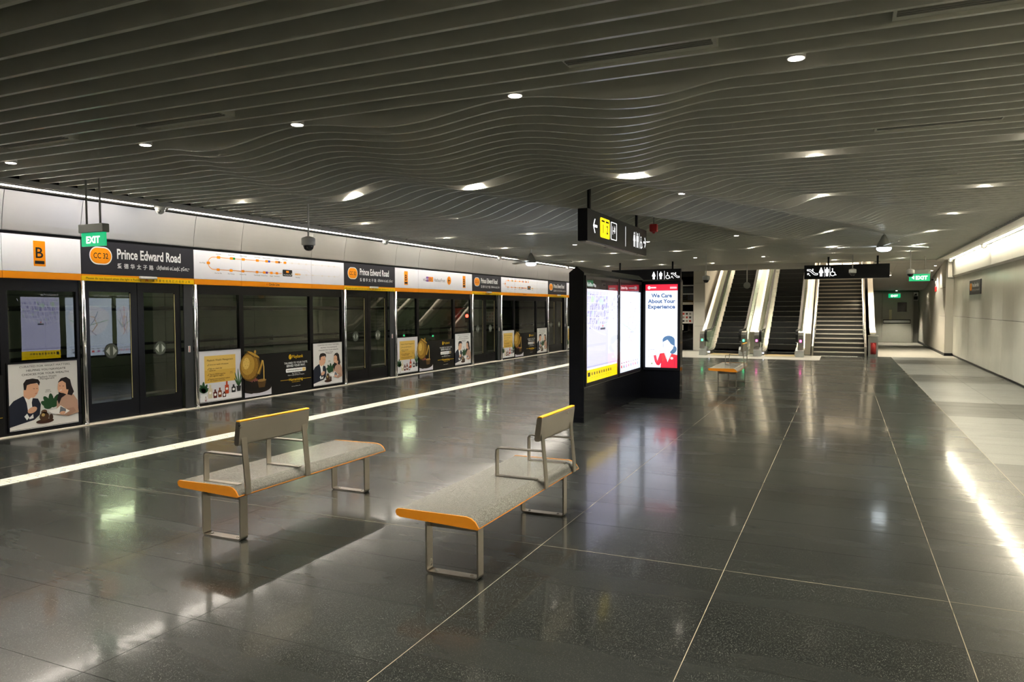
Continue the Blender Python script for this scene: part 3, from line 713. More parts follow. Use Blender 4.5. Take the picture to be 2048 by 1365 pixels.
via_me = via_print(3.13).mesh('lettering'); b1_me = b_print(1.12, [.46]).mesh('letter_badge'); route_me = route_print(4.27).mesh('route_map')
cir = Print(.6, .09); cir.layer(.001); cir.rect(.05, .3, .10, .7, srgb(230, 120, 10)); cir.text('Circle Line', .16, .3, h=.05, col=K_, bold=.01); cir_me = cir.mesh('strip_lettering')
OR_M = ink(ORANGE); YE_M = ink(YEL); CH_M = ink(CHAR)
DOORN = ['just left of the picture', 'at the left', 'second from the left', 'third from the left', 'farthest along']
def header(y0, y1, name, label, kind, k):
    w = y1 - y0
    t = thing(name, label, 'sign', (HEADX, y0, HZ0), 'header panels over the platform doors')
    joints = {'route': [0, 1.12, 3.14, w], 'via': [0, 1.12, w], 'badge': [0, w], 'plain': [0, 1.12, w], 'station': [0, w]}[kind]
    for a, b_ in zip(joints, joints[1:]):
        MB().bbox(-.018, 0, a + .003, b_ - .003, .10, .61, .002).build('panel', CH_M if kind == 'station' else M_WHITEP, t)
        if kind == 'station':
            MB().bbox(-.018, 0, a + .003, b_ - .003, .076, .0995, .002).build('orange_strip', OR_M, t)
            MB().bbox(-.018, 0, a + .003, b_ - .003, 0, .0755, .002).build('yellow_strip', YE_M, t)
        else: MB().bbox(-.018, 0, a + .003, b_ - .003, 0, .0985, .002).build('orange_strip', OR_M, t)
    rot = fwdrot('+X')
    if kind == 'station':
        link('code_badge', sp_me, t, (.001, .01, .10), rot); link('lettering', sq_me, t, (.001, .01, .10), rot); link('warning_lettering', wn_me[k % 2], t, (.001, .01, 0), rot)
        MB().bbox(0, .05, w * .47, w * .62, .06, .10, .006).build('door_lamp', M_WHITE, t)
    if kind == 'via': link('letter_badge', b1_me, t, (.001, 0, .10), rot); link('lettering', via_me, t, (.001, 1.14, .10), rot)
    if kind == 'badge': link('letter_badge', b1_me, t, (.001, w - 1.14, .10), rot)
    if kind == 'route': link('route_map', route_me, t, (.001, 0, .10), rot); link('strip_lettering', cir_me, t, (.001, 1.75, .005), rot)
for k in range(-1, 4):
    header(DY(k), DY(k) + 2.10, 'station_sign', 'dark station name sign over the platform doorway %s' % DOORN[k + 1], 'station', k)
    a, b_ = DY(k) + 2.10, DY(k + 1)
    if k == -1:
        header(a, a + 3.13, 'header_panel', 'white header panel mostly left of the picture', 'plain', k); header(a + 3.13, b_, 'platform_letter_sign', 'white header panel with orange B badge at the left edge', 'badge', k)
    elif k == 1: header(a, b_, 'direction_sign', 'white header sign with purple badge and orange arrow', 'via', k)
    elif k == 3: header(a, b_, 'platform_letter_sign', 'white header panel with orange badge beside the kiosk', 'via', k)
    else: header(a, b_, 'route_map_sign', ['white route map sign between first and second doorway names', '', 'smaller looking white route map sign nearer the kiosk'][k], 'route', k)

# ------------------------------------------------------------------ posters (flat print)
SKIN = srgb(214, 165, 135); HAIR = srgb(32, 24, 22); NAVY = srgb(28, 32, 45); BEIGE = srgb(186, 150, 130); LEAF = srgb(35, 70, 40)
def couple_print(w, h):
    p = Print(w, h); p.layer(.001); bg = srgb(214, 212, 210)
    p.rect(0, 0, 1, 1, bg); p.layer()
    for t_, x, y, ww in (('CURATED FOR WHAT MATTERS.', .525, .935, .74), ('HELPING YOU NAVIGATE', .535, .875, .57), ('CHOICES FOR YOUR WEALTH.', .53, .815, .69)):
        p.text(t_, x, y, h=.030 * h, w=ww * w, col=K_, align='c', bold=.010)
    p.text('Maybank Wealth', .545, .765, w=.27 * w, col=K_, align='c', bold=.010); p.text('Management', .545, .735, w=.21 * w, col=K_, align='c', bold=.010)
    p.text('SPEAK', .55, .555, w=.07 * w, col=K_, align='c'); p.text('WITH US', .55, .53, w=.09 * w, col=K_, align='c')
    # table and plant
    p.poly([(0, 0), (1, 0), (1, .22), (.6, .17), (0, .08)], srgb(228, 226, 224)); p.layer()
    for a, l in ((95, .2), (125, .2), (150, .18), (60, .2), (35, .16), (170, .12)):
        p.ell(.60 + .5 * l * math.cos(R(a)), .30 + .5 * l * math.sin(R(a)), l * .52, .042, LEAF, 12, R(a))
    p.layer()
    # man
    p.poly([(0, .06), (0, .38), (.06, .45), (.19, .51), (.30, .47), (.40, .45), (.44, .36), (.42, .20), (.34, .13), (.14, .09)], NAVY); p.layer()
    p.poly([(.20, .52), (.24, .40), (.27, .15), (.33, .16), (.31, .40), (.33, .48)], srgb(236, 234, 232)); p.layer()
    p.poly([(.20, .60), (.20, .50), (.27, .45), (.34, .50), (.33, .56)], SKIN); p.layer()
    p.poly([(.215, .66), (.22, .55), (.27, .485), (.34, .47), (.39, .52), (.415, .58), (.41, .67), (.32, .71)], SKIN); p.layer()
    p.poly([(.205, .60), (.20, .70), (.24, .755), (.33, .765), (.41, .745), (.435, .70), (.42, .645), (.395, .69), (.30, .685), (.25, .67), (.235, .60)], HAIR)
    p.line([(.335, .61), (.36, .605)], .006, HAIR); p.line([(.38, .605), (.40, .605)], .006, HAIR); p.line([(.36, .525), (.39, .54)], .006, srgb(150, 70, 60))
    p.poly([(.20, .18), (.24, .27), (.36, .33), (.38, .28), (.30, .20), (.22, .13)], NAVY); p.layer(); p.poly([(.20, .20), (.235, .14), (.27, .18), (.24, .24)], W_); p.layer()
    p.ell(.315, .285, .07, .045, SKIN, 14, R(20)); p.layer()
    # teapot on tray
    p.ell(.49, .09, .13, .035, srgb(60, 34, 26)); p.layer(); p.ell(.48, .165, .07, .07, srgb(74, 52, 34)); p.ell(.48, .235, .045, .035, srgb(92, 66, 44)); p.ell(.58, .14, .03, .05, srgb(62, 44, 32)); p.layer(); p.ell(.465, .19, .025, .025, srgb(190, 160, 100)); p.layer()
    # woman
    p.poly([(.66, .17), (.67, .38), (.74, .47), (.84, .49), (.93, .45), (.985, .36), (1, .16), (.84, .12)], BEIGE); p.layer()
    p.poly([(.70, .68), (.74, .73), (.82, .745), (.88, .70), (.90, .60), (.935, .50), (.90, .44), (.82, .47), (.74, .42), (.70, .32), (.675, .40), (.70, .50)], HAIR); p.layer()
    p.poly([(.755, .50), (.83, .46), (.85, .54), (.77, .56)], SKIN)
    p.poly([(.692, .64), (.685, .565), (.705, .515), (.755, .495), (.81, .53), (.83, .62), (.79, .70), (.72, .69)], SKIN); p.layer()
    p.poly([(.70, .67), (.76, .725), (.83, .71), (.85, .60), (.815, .56), (.81, .65), (.76, .69)], HAIR)
    p.line([(.71, .615), (.73, .61)], .006, HAIR); p.line([(.76, .605), (.785, .605)], .006, HAIR); p.line([(.715, .54), (.75, .545)], .008, W_)
    p.poly([(.74, .17), (.80, .24), (.92, .25), (.96, .18), (.85, .13)], srgb(170, 134, 116)); p.layer()
    p.poly([(.54, .245), (.66, .255), (.72, .305), (.79, .25), (.86, .20), (.78, .16), (.70, .17), (.60, .19)], srgb(240, 238, 236)); p.layer(); p.poly([(.72, .29), (.80, .24), (.80, .20), (.70, .18)], srgb(110, 112, 120)); p.layer()
    p.ell(.75, .185, .045, .025, SKIN, 12); p.line([(0, .012), (1, .012)], .006, srgb(60, 60, 60))
    return p
def gold_print(w, h):
    p = Print(w, h); p.layer(.001); p.rect(0, 0, 1, 1, srgb(208, 206, 212)); p.layer()
    gold = srgb(205, 165, 75); p.rect(.12, .37, .86, .90, gold); p.layer(); p.rect(.12, .62, .86, .90, srgb(216, 180, 98)); p.layer()
    p.text('Maybank Wealth Management', .18, .795, h=.038 * h, w=.62 * w, col=srgb(50, 36, 12), bold=.010)
    for y, l in ((.715, ['Grow your wealth with purpose']), (.635, ['Rely on a bank that', 'knows you']), (.525, ['Tap into ASEAN expertise', 'and regional insights']), (.43, ['Explore more investment options', 'with Maybank Securities'])):
        p.line([(.19, y + .005), (.20, y - .01), (.22, y + .03)], .007, K_)
        for i, s_ in enumerate(l): p.text(s_, .235, y - .035 * i, w=w * .0155 * len(s_), col=srgb(50, 36, 12), bold=.012)
    p.text('SPEAK', .755, .545, w=.06 * w, col=K_, align='c'); p.text('WITH US', .755, .52, w=.075 * w, col=K_, align='c')
    p.poly([(0, 0), (1, 0), (1, .14), (0, .10)], srgb(226, 225, 228)); p.layer()
    for a, l in ((60, .2), (90, .24), (115, .2), (140, .17), (30, .16)): p.ell(.09 + .4 * l * math.cos(R(a)), .20 + .4 * l * math.sin(R(a)), l * .45, .035, LEAF, 10, R(a))
    for a, l in ((75, .32), (92, .36), (108, .3), (60, .22), (122, .2)): p.ell(.93 + .5 * l * math.cos(R(a)), .24 + .5 * l * math.sin(R(a)), l * .5, .016, srgb(46, 84, 44), 10, R(a))
    p.layer(); p.poly([(.02, .16), (.17, .16), (.15, .06), (.04, .06)], srgb(225, 225, 225)); p.poly([(.87, .25), (.99, .25), (.97, .14), (.89, .14)], srgb(40, 40, 42))
    for x, ww, y, hh, c in ((.24, .10, .07, .27, srgb(206, 196, 168)), (.355, .09, .065, .17, srgb(84, 30, 26)), (.465, .085, .07, .19, srgb(120, 62, 34)), (.57, .085, .06, .11, srgb(70, 30, 22)), (.635, .095, .12, .25, srgb(176, 66, 34)), (.80, .10, .13, .16, srgb(40, 42, 40)), (.135, .04, .03, .09, srgb(120, 40, 34))):
        p.rrect(x - ww / 2, y, x + ww / 2, y + hh * .72, .014, c); p.rect(x - ww * .22, y + hh * .70, x + ww * .22, y + hh, c); p.layer(); p.ell(x, y + hh * .4, ww * .3, .026, srgb(236, 234, 230), 14); p.z -= .0006
    p.layer(); p.line([(0, .012), (1, .012)], .006, srgb(60, 60, 60))
    return p
def teapot_print(w, h):
    p = Print(w, h); p.layer(.001); bk = srgb(12, 11, 12); p.rect(0, 0, 1, .86, bk); p.layer()
    g1, g2, g3, g4 = srgb(96, 70, 24), srgb(140, 104, 38), srgb(176, 138, 58), srgb(214, 178, 96)
    full = p.w; p.w = full * .74
    p.poly([(.0, 0), (.50, 0), (.50, .16), (.35, .10), (.12, .06), (0, .10)], srgb(196, 194, 204)); p.layer()
    p.ell(.25, .165, .25, .105, srgb(34, 26, 22), 30); p.layer(); p.ell(.25, .19, .235, .085, srgb(20, 16, 15), 30); p.layer()
    # cup and fruit bowl
    p.ell(.16, .33, .09, .05, srgb(104, 44, 44)); p.layer(); p.poly([(.07, .33), (.25, .33), (.22, .19), (.13, .19)], srgb(26, 18, 15)); p.poly([(.23, .32), (.40, .32), (.37, .17), (.26, .17)], srgb(82, 60, 30)); p.layer(); p.ell(.315, .32, .085, .028, srgb(150, 116, 62)); p.layer()
    for i in range(9): p.ell(.10 + .016 * i, .345 + .02 * math.sin(i * 2.3), .016, .026, srgb(140 - 9 * (i % 3), 70, 66), 8); 
    p.layer()
    # pot body, tilted
    p.ell(.10, .63, .185, .30, g1, 36, R(-12)); p.layer(); p.ell(.085, .64, .165, .275, g2, 36, R(-12)); p.layer(); p.ell(.06, .67, .12, .21, g3, 30, R(-12)); p.layer(); p.ell(.03, .70, .06, .12, g4, 24, R(-12)); p.layer()
    p.poly([(.21, .46), (.28, .44), (.33, .62), (.345, .735), (.315, .75), (.285, .64)], g1); p.layer(); p.poly([(.225, .47), (.26, .46), (.325, .64), (.335, .74), (.315, .745), (.285, .62)], g3); p.layer()
    p.ell(.16, .865, .13, .035, g1, 24, R(-24)); p.layer(); p.ell(.165, .875, .115, .026, g3, 24, R(-24)); p.ell(.195, .925, .02, .036, g3, 14); p.layer()
    for i in range(60):
        a, r_ = i * 2.4, .02 + .15 * math.sqrt(i / 60); p.ell(.085 + r_ * math.cos(a), .62 + r_ * 1.5 * math.sin(a), .005, .009, (g2 if i % 2 else g3), 6)
    p.poly([(.325, .74), (.345, .735), (.36, .60), (.36, .33), (.345, .33), (.345, .60)], g4); p.layer()
    p.w = full
    y_ = srgb(225, 180, 40)
    p.ell(.655, .755, .022, .055, y_, 18); p.layer(); p.line([(.645, .73), (.655, .78), (.668, .77)], .008, bk); p.text('Maybank', .685, .725, w=.175 * w, col=y_, bold=.010)
    p.text('TAILORED TO YOUR TASTE.', .745, .60, w=.37 * w, col=W_, align='c', bold=.005); p.text('SERVED YOUR WAY.', .745, .535, w=.30 * w, col=W_, align='c', bold=.010)
    p.rrect(.585, .415, .90, .50, .02, W_); p.rrect(.845, .42, .895, .495, .02, y_); p.layer(); p.text('maybank.sg/wealthpartner', .60, .445, w=.235 * w, col=K_, bold=.010); p.line([(.866, .445), (.874, .475)], .006, K_)
    p.text('Stay. There\u2019s a Tag.', .745, .375, w=.13 * w, col=W_, align='c'); p.text('Follow us @maybanksg on Instagram.', .745, .34, w=.26 * w, col=W_, align='c')
    p.line([(.50, .255), (.63, .255)], .008, y_); p.line([(.85, .245), (.985, .245)], .008, y_); p.text('Humanising', .74, .225, w=.215 * w, h=.05 * h / .8, col=y_, align='c', bold=.01); p.text('FINANCIAL SERVICES', .74, .185, w=.13 * w, col=y_, align='c'); p.text('Insured up to S$100k by SDIC', .74, .095, w=.14 * w, col=W_, align='c')
    return p
couple_me = couple_print(1.0, .93).mesh('picture'); gold_me = gold_print(1.0, .93).mesh('picture'); tea_me = teapot_print(1.94, .94).mesh('picture')
sheet_me = MB().box(-.004, 0, 0, 1.0, 0, .93).mesh('sheet', ink(srgb(60, 60, 62))); sheet2_me = MB().box(-.004, 0, 0, 1.94, 0, .81).mesh('sheet', ink(srgb(12, 11, 12)))
PN = ['just left of the picture', 'beside the first doorway', 'beside the second doorway', 'beside the third doorway', 'nearest the kiosk']
PC = ['left of the first doorway', 'left of the second doorway', 'left of the third doorway', 'left of the farthest doorway', 'hidden past the kiosk']
def screen_bay(y0, y1, label, wide):
    t = thing('glazed_screen', label, 'glass screen', (HEADX, y0, 0), 'fixed glazed bays of the platform screen')
    w = y1 - y0; fr = MB()
    fr.box(-.09, -.02, .0, .055, .012, HZ0).box(-.09, -.02, w - .055, w, .012, HZ0).box(-.09, -.02, .055, w - .055, 2.02, HZ0).box(-.09, -.02, .055, w - .055, .012, .06)
    fr.build('frame', M_FRAME, t); MB().box(-.062, -.05, .055, w - .055, .06, 2.02).build('pane', M_GLASS, t)
    MB().box(-.085, -.066, .055, w - .055, .06, .86 if wide else 1.0).build('kick_panel', M_FRAME, t)
def poster(y, z, me, sh, label):
    t = thing('poster', label, 'poster', (HEADX - .011, y, z), 'advertising posters on the platform screen')
    link('sheet', sh, t); link('picture', me, t, (.0005, 0, 0), fwdrot('+X'))
    if sh is sheet_me: MB().box(-.006, .006, -.02, 1.02, -.02, .0).box(-.006, .006, -.02, 1.02, .93, .95).box(-.006, .006, -.02, 0, 0, .93).box(-.006, .006, 1.0, 1.02, 0, .93).build('border', M_FRAME, t)
arrow_p = Print(.24, .24); arrow_p.layer(.001)
arrow_p.ell(.5, .5, .5, .5, srgb(30, 30, 30), 30); arrow_p.layer(); arrow_p.ell(.5, .5, .46, .46, srgb(70, 76, 66), 30); arrow_p.layer(); arrow_p.poly([(.10, .5), (.38, .2), (.38, .8)], srgb(150, 155, 148)); arrow_p.poly([(.90, .5), (.62, .2), (.62, .8)], srgb(150, 155, 148))
arrow_me = arrow_p.mesh('arrow_sticker')
st_p = Print(.05, .11); st_p.layer(.001); st_p.rect(0, 0, 1, 1, W_); st_p.layer()
for i in range(4): st_p.rect(.25, .1 + .22 * i, .75, .22 + .22 * i, srgb(190, 60, 40))
st_me = st_p.mesh('notice_sticker')
def leaf(y0, w, label, flip):
    t = thing('sliding_door', label, 'door', (HEADX, y0, 0), 'sliding platform door leaves'); 
    MB().box(-.115, -.075, 0, .115, .02, HZ0).box(-.115, -.075, w - .115, w, .02, HZ0).box(-.115, -.075, .115, w - .115, 2.03, HZ0).box(-.115, -.075, .115, w - .115, .02, .30).build('frame', M_FRAME, t)
    MB().box(-.10, -.088, .115, w - .115, .30, 2.03).build('pane', M_GLASS, t)
    link('arrow_sticker', arrow_me, t, (-.086, w / 2 - .12, .98), fwdrot('+X'))
    e = (w - .125) if flip else .115
    MB().box(-.087, -.08, e, e + .012, .32, 2.01).build('edge_strip', mat('edge_gold', (.55, .48, .22), .35, .3, var=.1), t)
def post(y, label, sticker):
    t = thing('door_post', label, 'post', (HEADX + .005, y, 0), 'steel posts of the platform screen')
    MB().lathe([(.034, .012), (.034, HZ0)], 16).build('shaft', M_POST, t); MB().lathe([(.045, .0), (.045, .03), (.036, .04)], 16).build('foot', M_POST, t)
    if sticker: MB().box(-.05, -.03, -.22, -.03, .02, HZ0).build('jamb', mat('jamb_grey', (.03, .032, .035), .3, var=.1, spec=.3), t); link('notice_sticker', st_me, t, (-.0285, -.15, 1.0), fwdrot('+X'))
for k in range(-1, 4):
    d0, d1, n = DY(k), DY(k) + 2.10, PN[k + 1]
    leaf(d0 + .05, .95, 'left leaf of the glass platform doorway %s' % DOORN[k + 1], True); leaf(d0 + 1.01, .85, 'right leaf of the glass platform doorway %s' % DOORN[k + 1], True)
    post(d0 + .01, 'slim steel post left of the platform doorway %s' % DOORN[k + 1], False); post(d1 + .01, 'slim steel post right of the platform doorway %s' % DOORN[k + 1], True)
    screen_bay(d1 + .05, d1 + 1.12, 'narrow glazed screen bay with gold poster %s' % n, False)
    screen_bay(d1 + 1.12, d1 + 3.14, 'wide glazed screen bay with teapot poster %s' % n, True)
    screen_bay(d1 + 3.14, DY(k + 1) - .03, 'narrow glazed screen bay with couple poster %s' % PC[k + 1], False)
    poster(d1 + .075, .07, gold_me, sheet_me, 'poster with gold text panel and sauce bottles %s' % n)
    poster(d1 + 1.16, .05, tea_me, sheet2_me, 'black poster with golden teapot pouring tea %s' % n)
    poster(d1 + 3.165, .07, couple_me, sheet_me, 'pale poster of a man and woman having tea %s' % PC[k + 1])

# ================================================================== INFORMATION KIOSK
KX0, KX1, KY0, KY1, KYB = -3.82, -3.58, 10.60, 14.30, 14.08
kio = thing('information_kiosk', 'black L-shaped information kiosk with glowing map screens', 'kiosk', (-3.70, 12.4, 0))
def kloc(x, y, z): return (x + 3.70, y - 12.4, z)
MB().prism([(-.12, 0), (.12, 0), (.12, 2.29), (0, 2.385), (-.12, 2.29)], 'y', KY0 - 12.4, KY1 - 12.4).build('map_wing', M_BLACKG, kio)
MB().prism([(KYB - 12.4, 0), (KY1 - 12.4, 0), (KY1 - 12.4, 2.262), (KYB + .11 - 12.4, 2.30), (KYB - 12.4, 2.262)], 'x', .12, .87).build('poster_wing', M_BLACKG, kio)
def kframe(y0, y1, z0, z1, x, s):
    b = MB(); d = .014 * s; xa, xb = sorted((x, x + d)); w = .05
    b.box(xa, xb, y0 - w, y1 + w, z1, z1 + w).box(xa, xb, y0 - w, y1 + w, z0 - w, z0).box(xa, xb, y0 - w, y0, z0, z1).box(xa, xb, y1, y1 + w, z0, z1); return b
WHT = srgb(236, 240, 255)
def locality(w, h, e):
    p = Print(w, h, e); p.layer(.001); lav = srgb(206, 206, 240); p.rect(0, 0, 1, 1, srgb(40, 38, 38), 0); p.layer()
    p.rect(.0, .12, 1, .905, srgb(226, 226, 250)); p.layer(); p.rect(.02, .15, .98, .885, lav); p.layer()
    rnd = random.Random(3)
    for i in range(15):
        for j in range(12):
            x = .05 + .063 * i + .012 * (j % 2); y = .535 + .029 * j - .05 * (i / 15) ; 
            if y > .87 or rnd.random() < .25 or (y < .60 and x > .62): continue
            a = .6; ww, hh = .016 + .02 * rnd.random(), .007 + .010 * rnd.random(); c = rnd.choice([srgb(172, 170, 214), srgb(160, 158, 206), srgb(186, 184, 224), srgb(186, 206, 200), srgb(150, 146, 190)])
            p.poly([(x - ww, y - hh), (x + ww * .4, y - hh * 1.3), (x + ww, y + hh), (x - ww * .5, y + hh * 1.2)], c)
    p.layer()
    for i in range(9): p.line([(.04 + .1 * i, .50 + .02 * (i % 3)), (.16 + .115 * i, .88)], .012, srgb(240, 240, 255))
    for i in range(5): p.line([(.02, .56 + .07 * i), (.5, .545 + .075 * i), (.97, .60 + .065 * i)], .010, srgb(240, 240, 255))
    p.line([(.02, .56), (.25, .50), (.45, .46), (.6, .44)], .014, srgb(240, 240, 255)); p.rect(.42, .50, .58, .52, srgb(60, 60, 80)); p.ell(.5, .54, .02, .012, srgb(220, 60, 60), 10)
    p.ell(.45, .78, .07, .03, srgb(190, 216, 204)); p.ell(.17, .80, .04, .04, srgb(190, 216, 190))
    p.rect(.02, .14, .98, .155, srgb(180, 180, 214))
    p.rect(0, 0, 1, .12, srgb(250, 210, 10)); p.layer()
    p.rect(.04, .055, .11, .095, K_)
    for i in range(9): p.rrect(.15 + .075 * i, .062, .185 + .075 * i, .09, .008, srgb(60, 60, 40) if i % 2 else srgb(120, 90, 30)); p.line([(.15 + .075 * i, .04), (.185 + .075 * i, .04)], .005, srgb(120, 100, 20))
    p.text('Locality Map', .03, .93, h=.05, w=.42, col=W_, bold=.02, emit=e)
    return p
def system(w, h, e, red=True):
    p = Print(w, h, e); p.layer(.001); p.rect(0, 0, 1, 1, srgb(40, 38, 38), 0); p.layer(); p.rect(0, 0, 1, .905, srgb(222, 236, 252)); p.layer()
    cx_, cy_ = .5, .55
    p.poly([(cx_ + .44 * math.cos(R(a)) * (1 + .08 * math.sin(R(3 * a))), cy_ + .26 * math.sin(R(a)) * (1 + .1 * math.cos(R(2 * a)))) for a in range(0, 360, 15)], srgb(244, 247, 255)); p.layer()
    rnd = random.Random(5)
    for c, pts in ((srgb(225, 120, 110), [(.5, .78), (.5, .35), (.6, .32)]), (srgb(120, 190, 140), [(.1, .55), (.35, .5), (.6, .45), (.92, .56)]), (srgb(160, 120, 190), [(.35, .32), (.5, .42), (.7, .68), (.75, .72)]), (srgb(245, 170, 80), [(.42, .38), (.32, .48), (.38, .6), (.55, .62), (.62, .48), (.5, .38)]), (srgb(110, 140, 210), [(.3, .68), (.38, .55), (.5, .44), (.66, .44), (.8, .5), (.7, .6)])):
        p.line(pts, .012, c)
        for (x0, y0), (x1, y1) in zip(pts, pts[1:]):
            for q in range(4): p.rect(x0 + (x1 - x0) * q / 4 - .012, y0 + (y1 - y0) * q / 4 - .004, x0 + (x1 - x0) * q / 4 + .012, y0 + (y1 - y0) * q / 4 + .004, srgb(70, 74, 90))
    for i in range(8): p.rect(.06 + .11 * i, .05, .11 + .11 * i, .08, [srgb(210, 60, 60), srgb(120, 130, 150), srgb(180, 80, 160)][i % 3]); p.rect(.06 + .11 * i, .10, .12 + .11 * i, .112, srgb(130, 130, 150))
    p.text('System Map', .05, .93, h=.05, w=.42, col=W_, bold=.02, emit=e)
    return p
E_S = SCREEN
zA, zB = .60, 2.20
for face, x, s in (('+X', .12, 1), ('-X', -.12, -1)):
    spans = ((10.70, 12.38, 'l'), (12.54, 13.98, 's')) if s > 0 else ((10.70, 11.62, 'l'), (11.76, 13.06, 's'), (13.18, 13.66, 'n'))
    for a, b_, kd in spans:
        w = b_ - a; pr = locality(w, zB - zA, E_S * (1 if s > 0 else 2.0)) if kd == 'l' else system(w, zB - zA, E_S * (1 if s > 0 else 2.0))
        loc = kloc(KX1 if s > 0 else KX0, a if s > 0 else b_, zA)
        nm = 'locality_map' if kd == 'l' else 'system_map' if kd == 's' else 'station_list'
        o = pr.build(nm, kio, (loc[0] + .002 * s, loc[1], loc[2]), face)
        y0, y1 = a - 12.4, b_ - 12.4; xg = sorted((x + .010 * s, x + .014 * s))
        kframe(y0, y1, zA, zB, x, s).build('screen_frame', M_BLACK, kio); MB().box(xg[0], xg[1], y0, y1, zA, zB).build('screen_glass', glass('kiosk_glass', (.97, .97, .98), 1.6), kio)
def care(w, h, e):
    p = Print(w, h, e); p.layer(.001); p.rect(0, 0, 1, 1, WHT); p.layer(); red = srgb(232, 40, 60); blue = srgb(8, 66, 116)
    p.rect(0, .925, 1, 1, red); p.layer()
    p.ell(.11, .962, .045, .02, W_, 18); p.layer(); p.line([(.085, .957), (.135, .967)], .006, red); p.rect(.16, .955, .33, .97, W_); p.rect(.76, .95, .97, .962, W_); p.rect(.76, .967, .97, .974, srgb(245, 150, 160))
    for t_, y, ww in (('We Care', .845, .64), ('About Your', .778, .85), ('Experience', .712, .84)): p.text(t_, .5, y, h=.074, w=ww * w, col=blue, align='c', bold=.032)
    p.text('Let us hear from you', .5, .665, w=.7 * w, col=srgb(206, 200, 214), align='c')
    # uniformed attendant illustration with open palm
    hair, ln, sk = srgb(66, 104, 140), srgb(30, 40, 60), srgb(246, 240, 244)
    p.ell(.87, .215, .10, .05, hair, 16, R(-30)); p.layer(); p.ell(.73, .33, .19, .055, hair, 24); p.poly([(.54, .34), (.56, .24), (.60, .25), (.62, .35)], hair); p.layer()
    p.poly([(.56, .31), (.57, .235), (.64, .19), (.76, .185), (.86, .23), (.90, .29), (.90, .33), (.70, .34)], sk); p.layer(); p.poly([(.555, .32), (.62, .345), (.70, .335), (.80, .285), (.92, .26), (.92, .33), (.84, .375), (.70, .385), (.58, .36)], hair)
    p.line([(.64, .275), (.70, .28)], .005, ln); p.line([(.77, .265), (.83, .265)], .005, ln); p.line([(.70, .215), (.76, .21)], .005, red); p.line([(.70, .26), (.69, .24)], .004, ln)
    p.poly([(.64, .19), (.76, .185), (.80, .165), (.70, .06), (.60, .17)], sk)
    p.poly([(.48, 0), (.50, .09), (.46, .17), (.60, .178), (.70, .06), (.82, .17), (1, .155), (1, 0)], red); p.layer()
    p.poly([(.26, .145), (.34, .15), (.38, .08), (.46, .165), (.56, .178), (.50, .06), (.44, .025), (.36, .03), (.30, .07)], red); p.layer(); p.line([(.50, .0), (.50, .09), (.54, .12)], .005, ln); p.line([(.38, .08), (.46, .165)], .005, ln); p.line([(.92, .155), (.90, .0)], .005, ln)
    p.poly([(.27, .148), (.33, .152), (.34, .19), (.28, .215), (.18, .215), (.06, .205), (.05, .195), (.14, .195), (.08, .18), (.19, .175), (.24, .17)], sk); p.layer(); p.line([(.06, .205), (.18, .216), (.28, .216), (.34, .19), (.33, .152)], .005, ln); p.line([(.14, .195), (.24, .20)], .004, ln); p.line([(.06, .195), (.16, .185), (.24, .17)], .004, ln)
    p.line([(.62, .178), (.70, .06), (.80, .168)], .006, ln); p.ell(.83, .115, .045, .015, W_, 14); p.ell(.68, .04, .01, .004, ln, 8); p.ell(.68, .015, .01, .004, ln, 8)
    p.poly([(.20, .03), (.215, .042), (.25, .04), (.225, .05), (.21, .062), (.195, .05), (.165, .04), (.19, .042)], srgb(120, 130, 60)); p.ell(.11, .13, .008, .004, ln, 8); p.ell(.46, .20, .008, .004, ln, 8)
    return p
c_ = care(.62, 1.60, E_S)
lc = kloc(-3.50, KYB, .60)
c_.build('service_screen', kio, (lc[0], lc[1] - .002, lc[2]), '-Y')
MB().box(.165, .855, KYB - 12.418, KYB - 12.4, 2.20, 2.25).box(.165, .855, KYB - 12.418, KYB - 12.4, .55, .60).box(.15, .20, KYB - 12.418, KYB - 12.4, .60, 2.20).box(.82, .858, KYB - 12.418, KYB - 12.4, .60, 2.20).build('screen_frame', M_BLACK, kio)
MB().box(.20, .82, KYB - 12.4145, KYB - 12.4105, .60, 2.20).build('screen_glass', glass('kiosk_glass'), kio)
for x, y in ((KX1 + .001, KY0 + .03),): MB().box(.119, .1215, KY0 - 12.39, 1.6, .53, .535).build('seam', M_GREYP, kio)

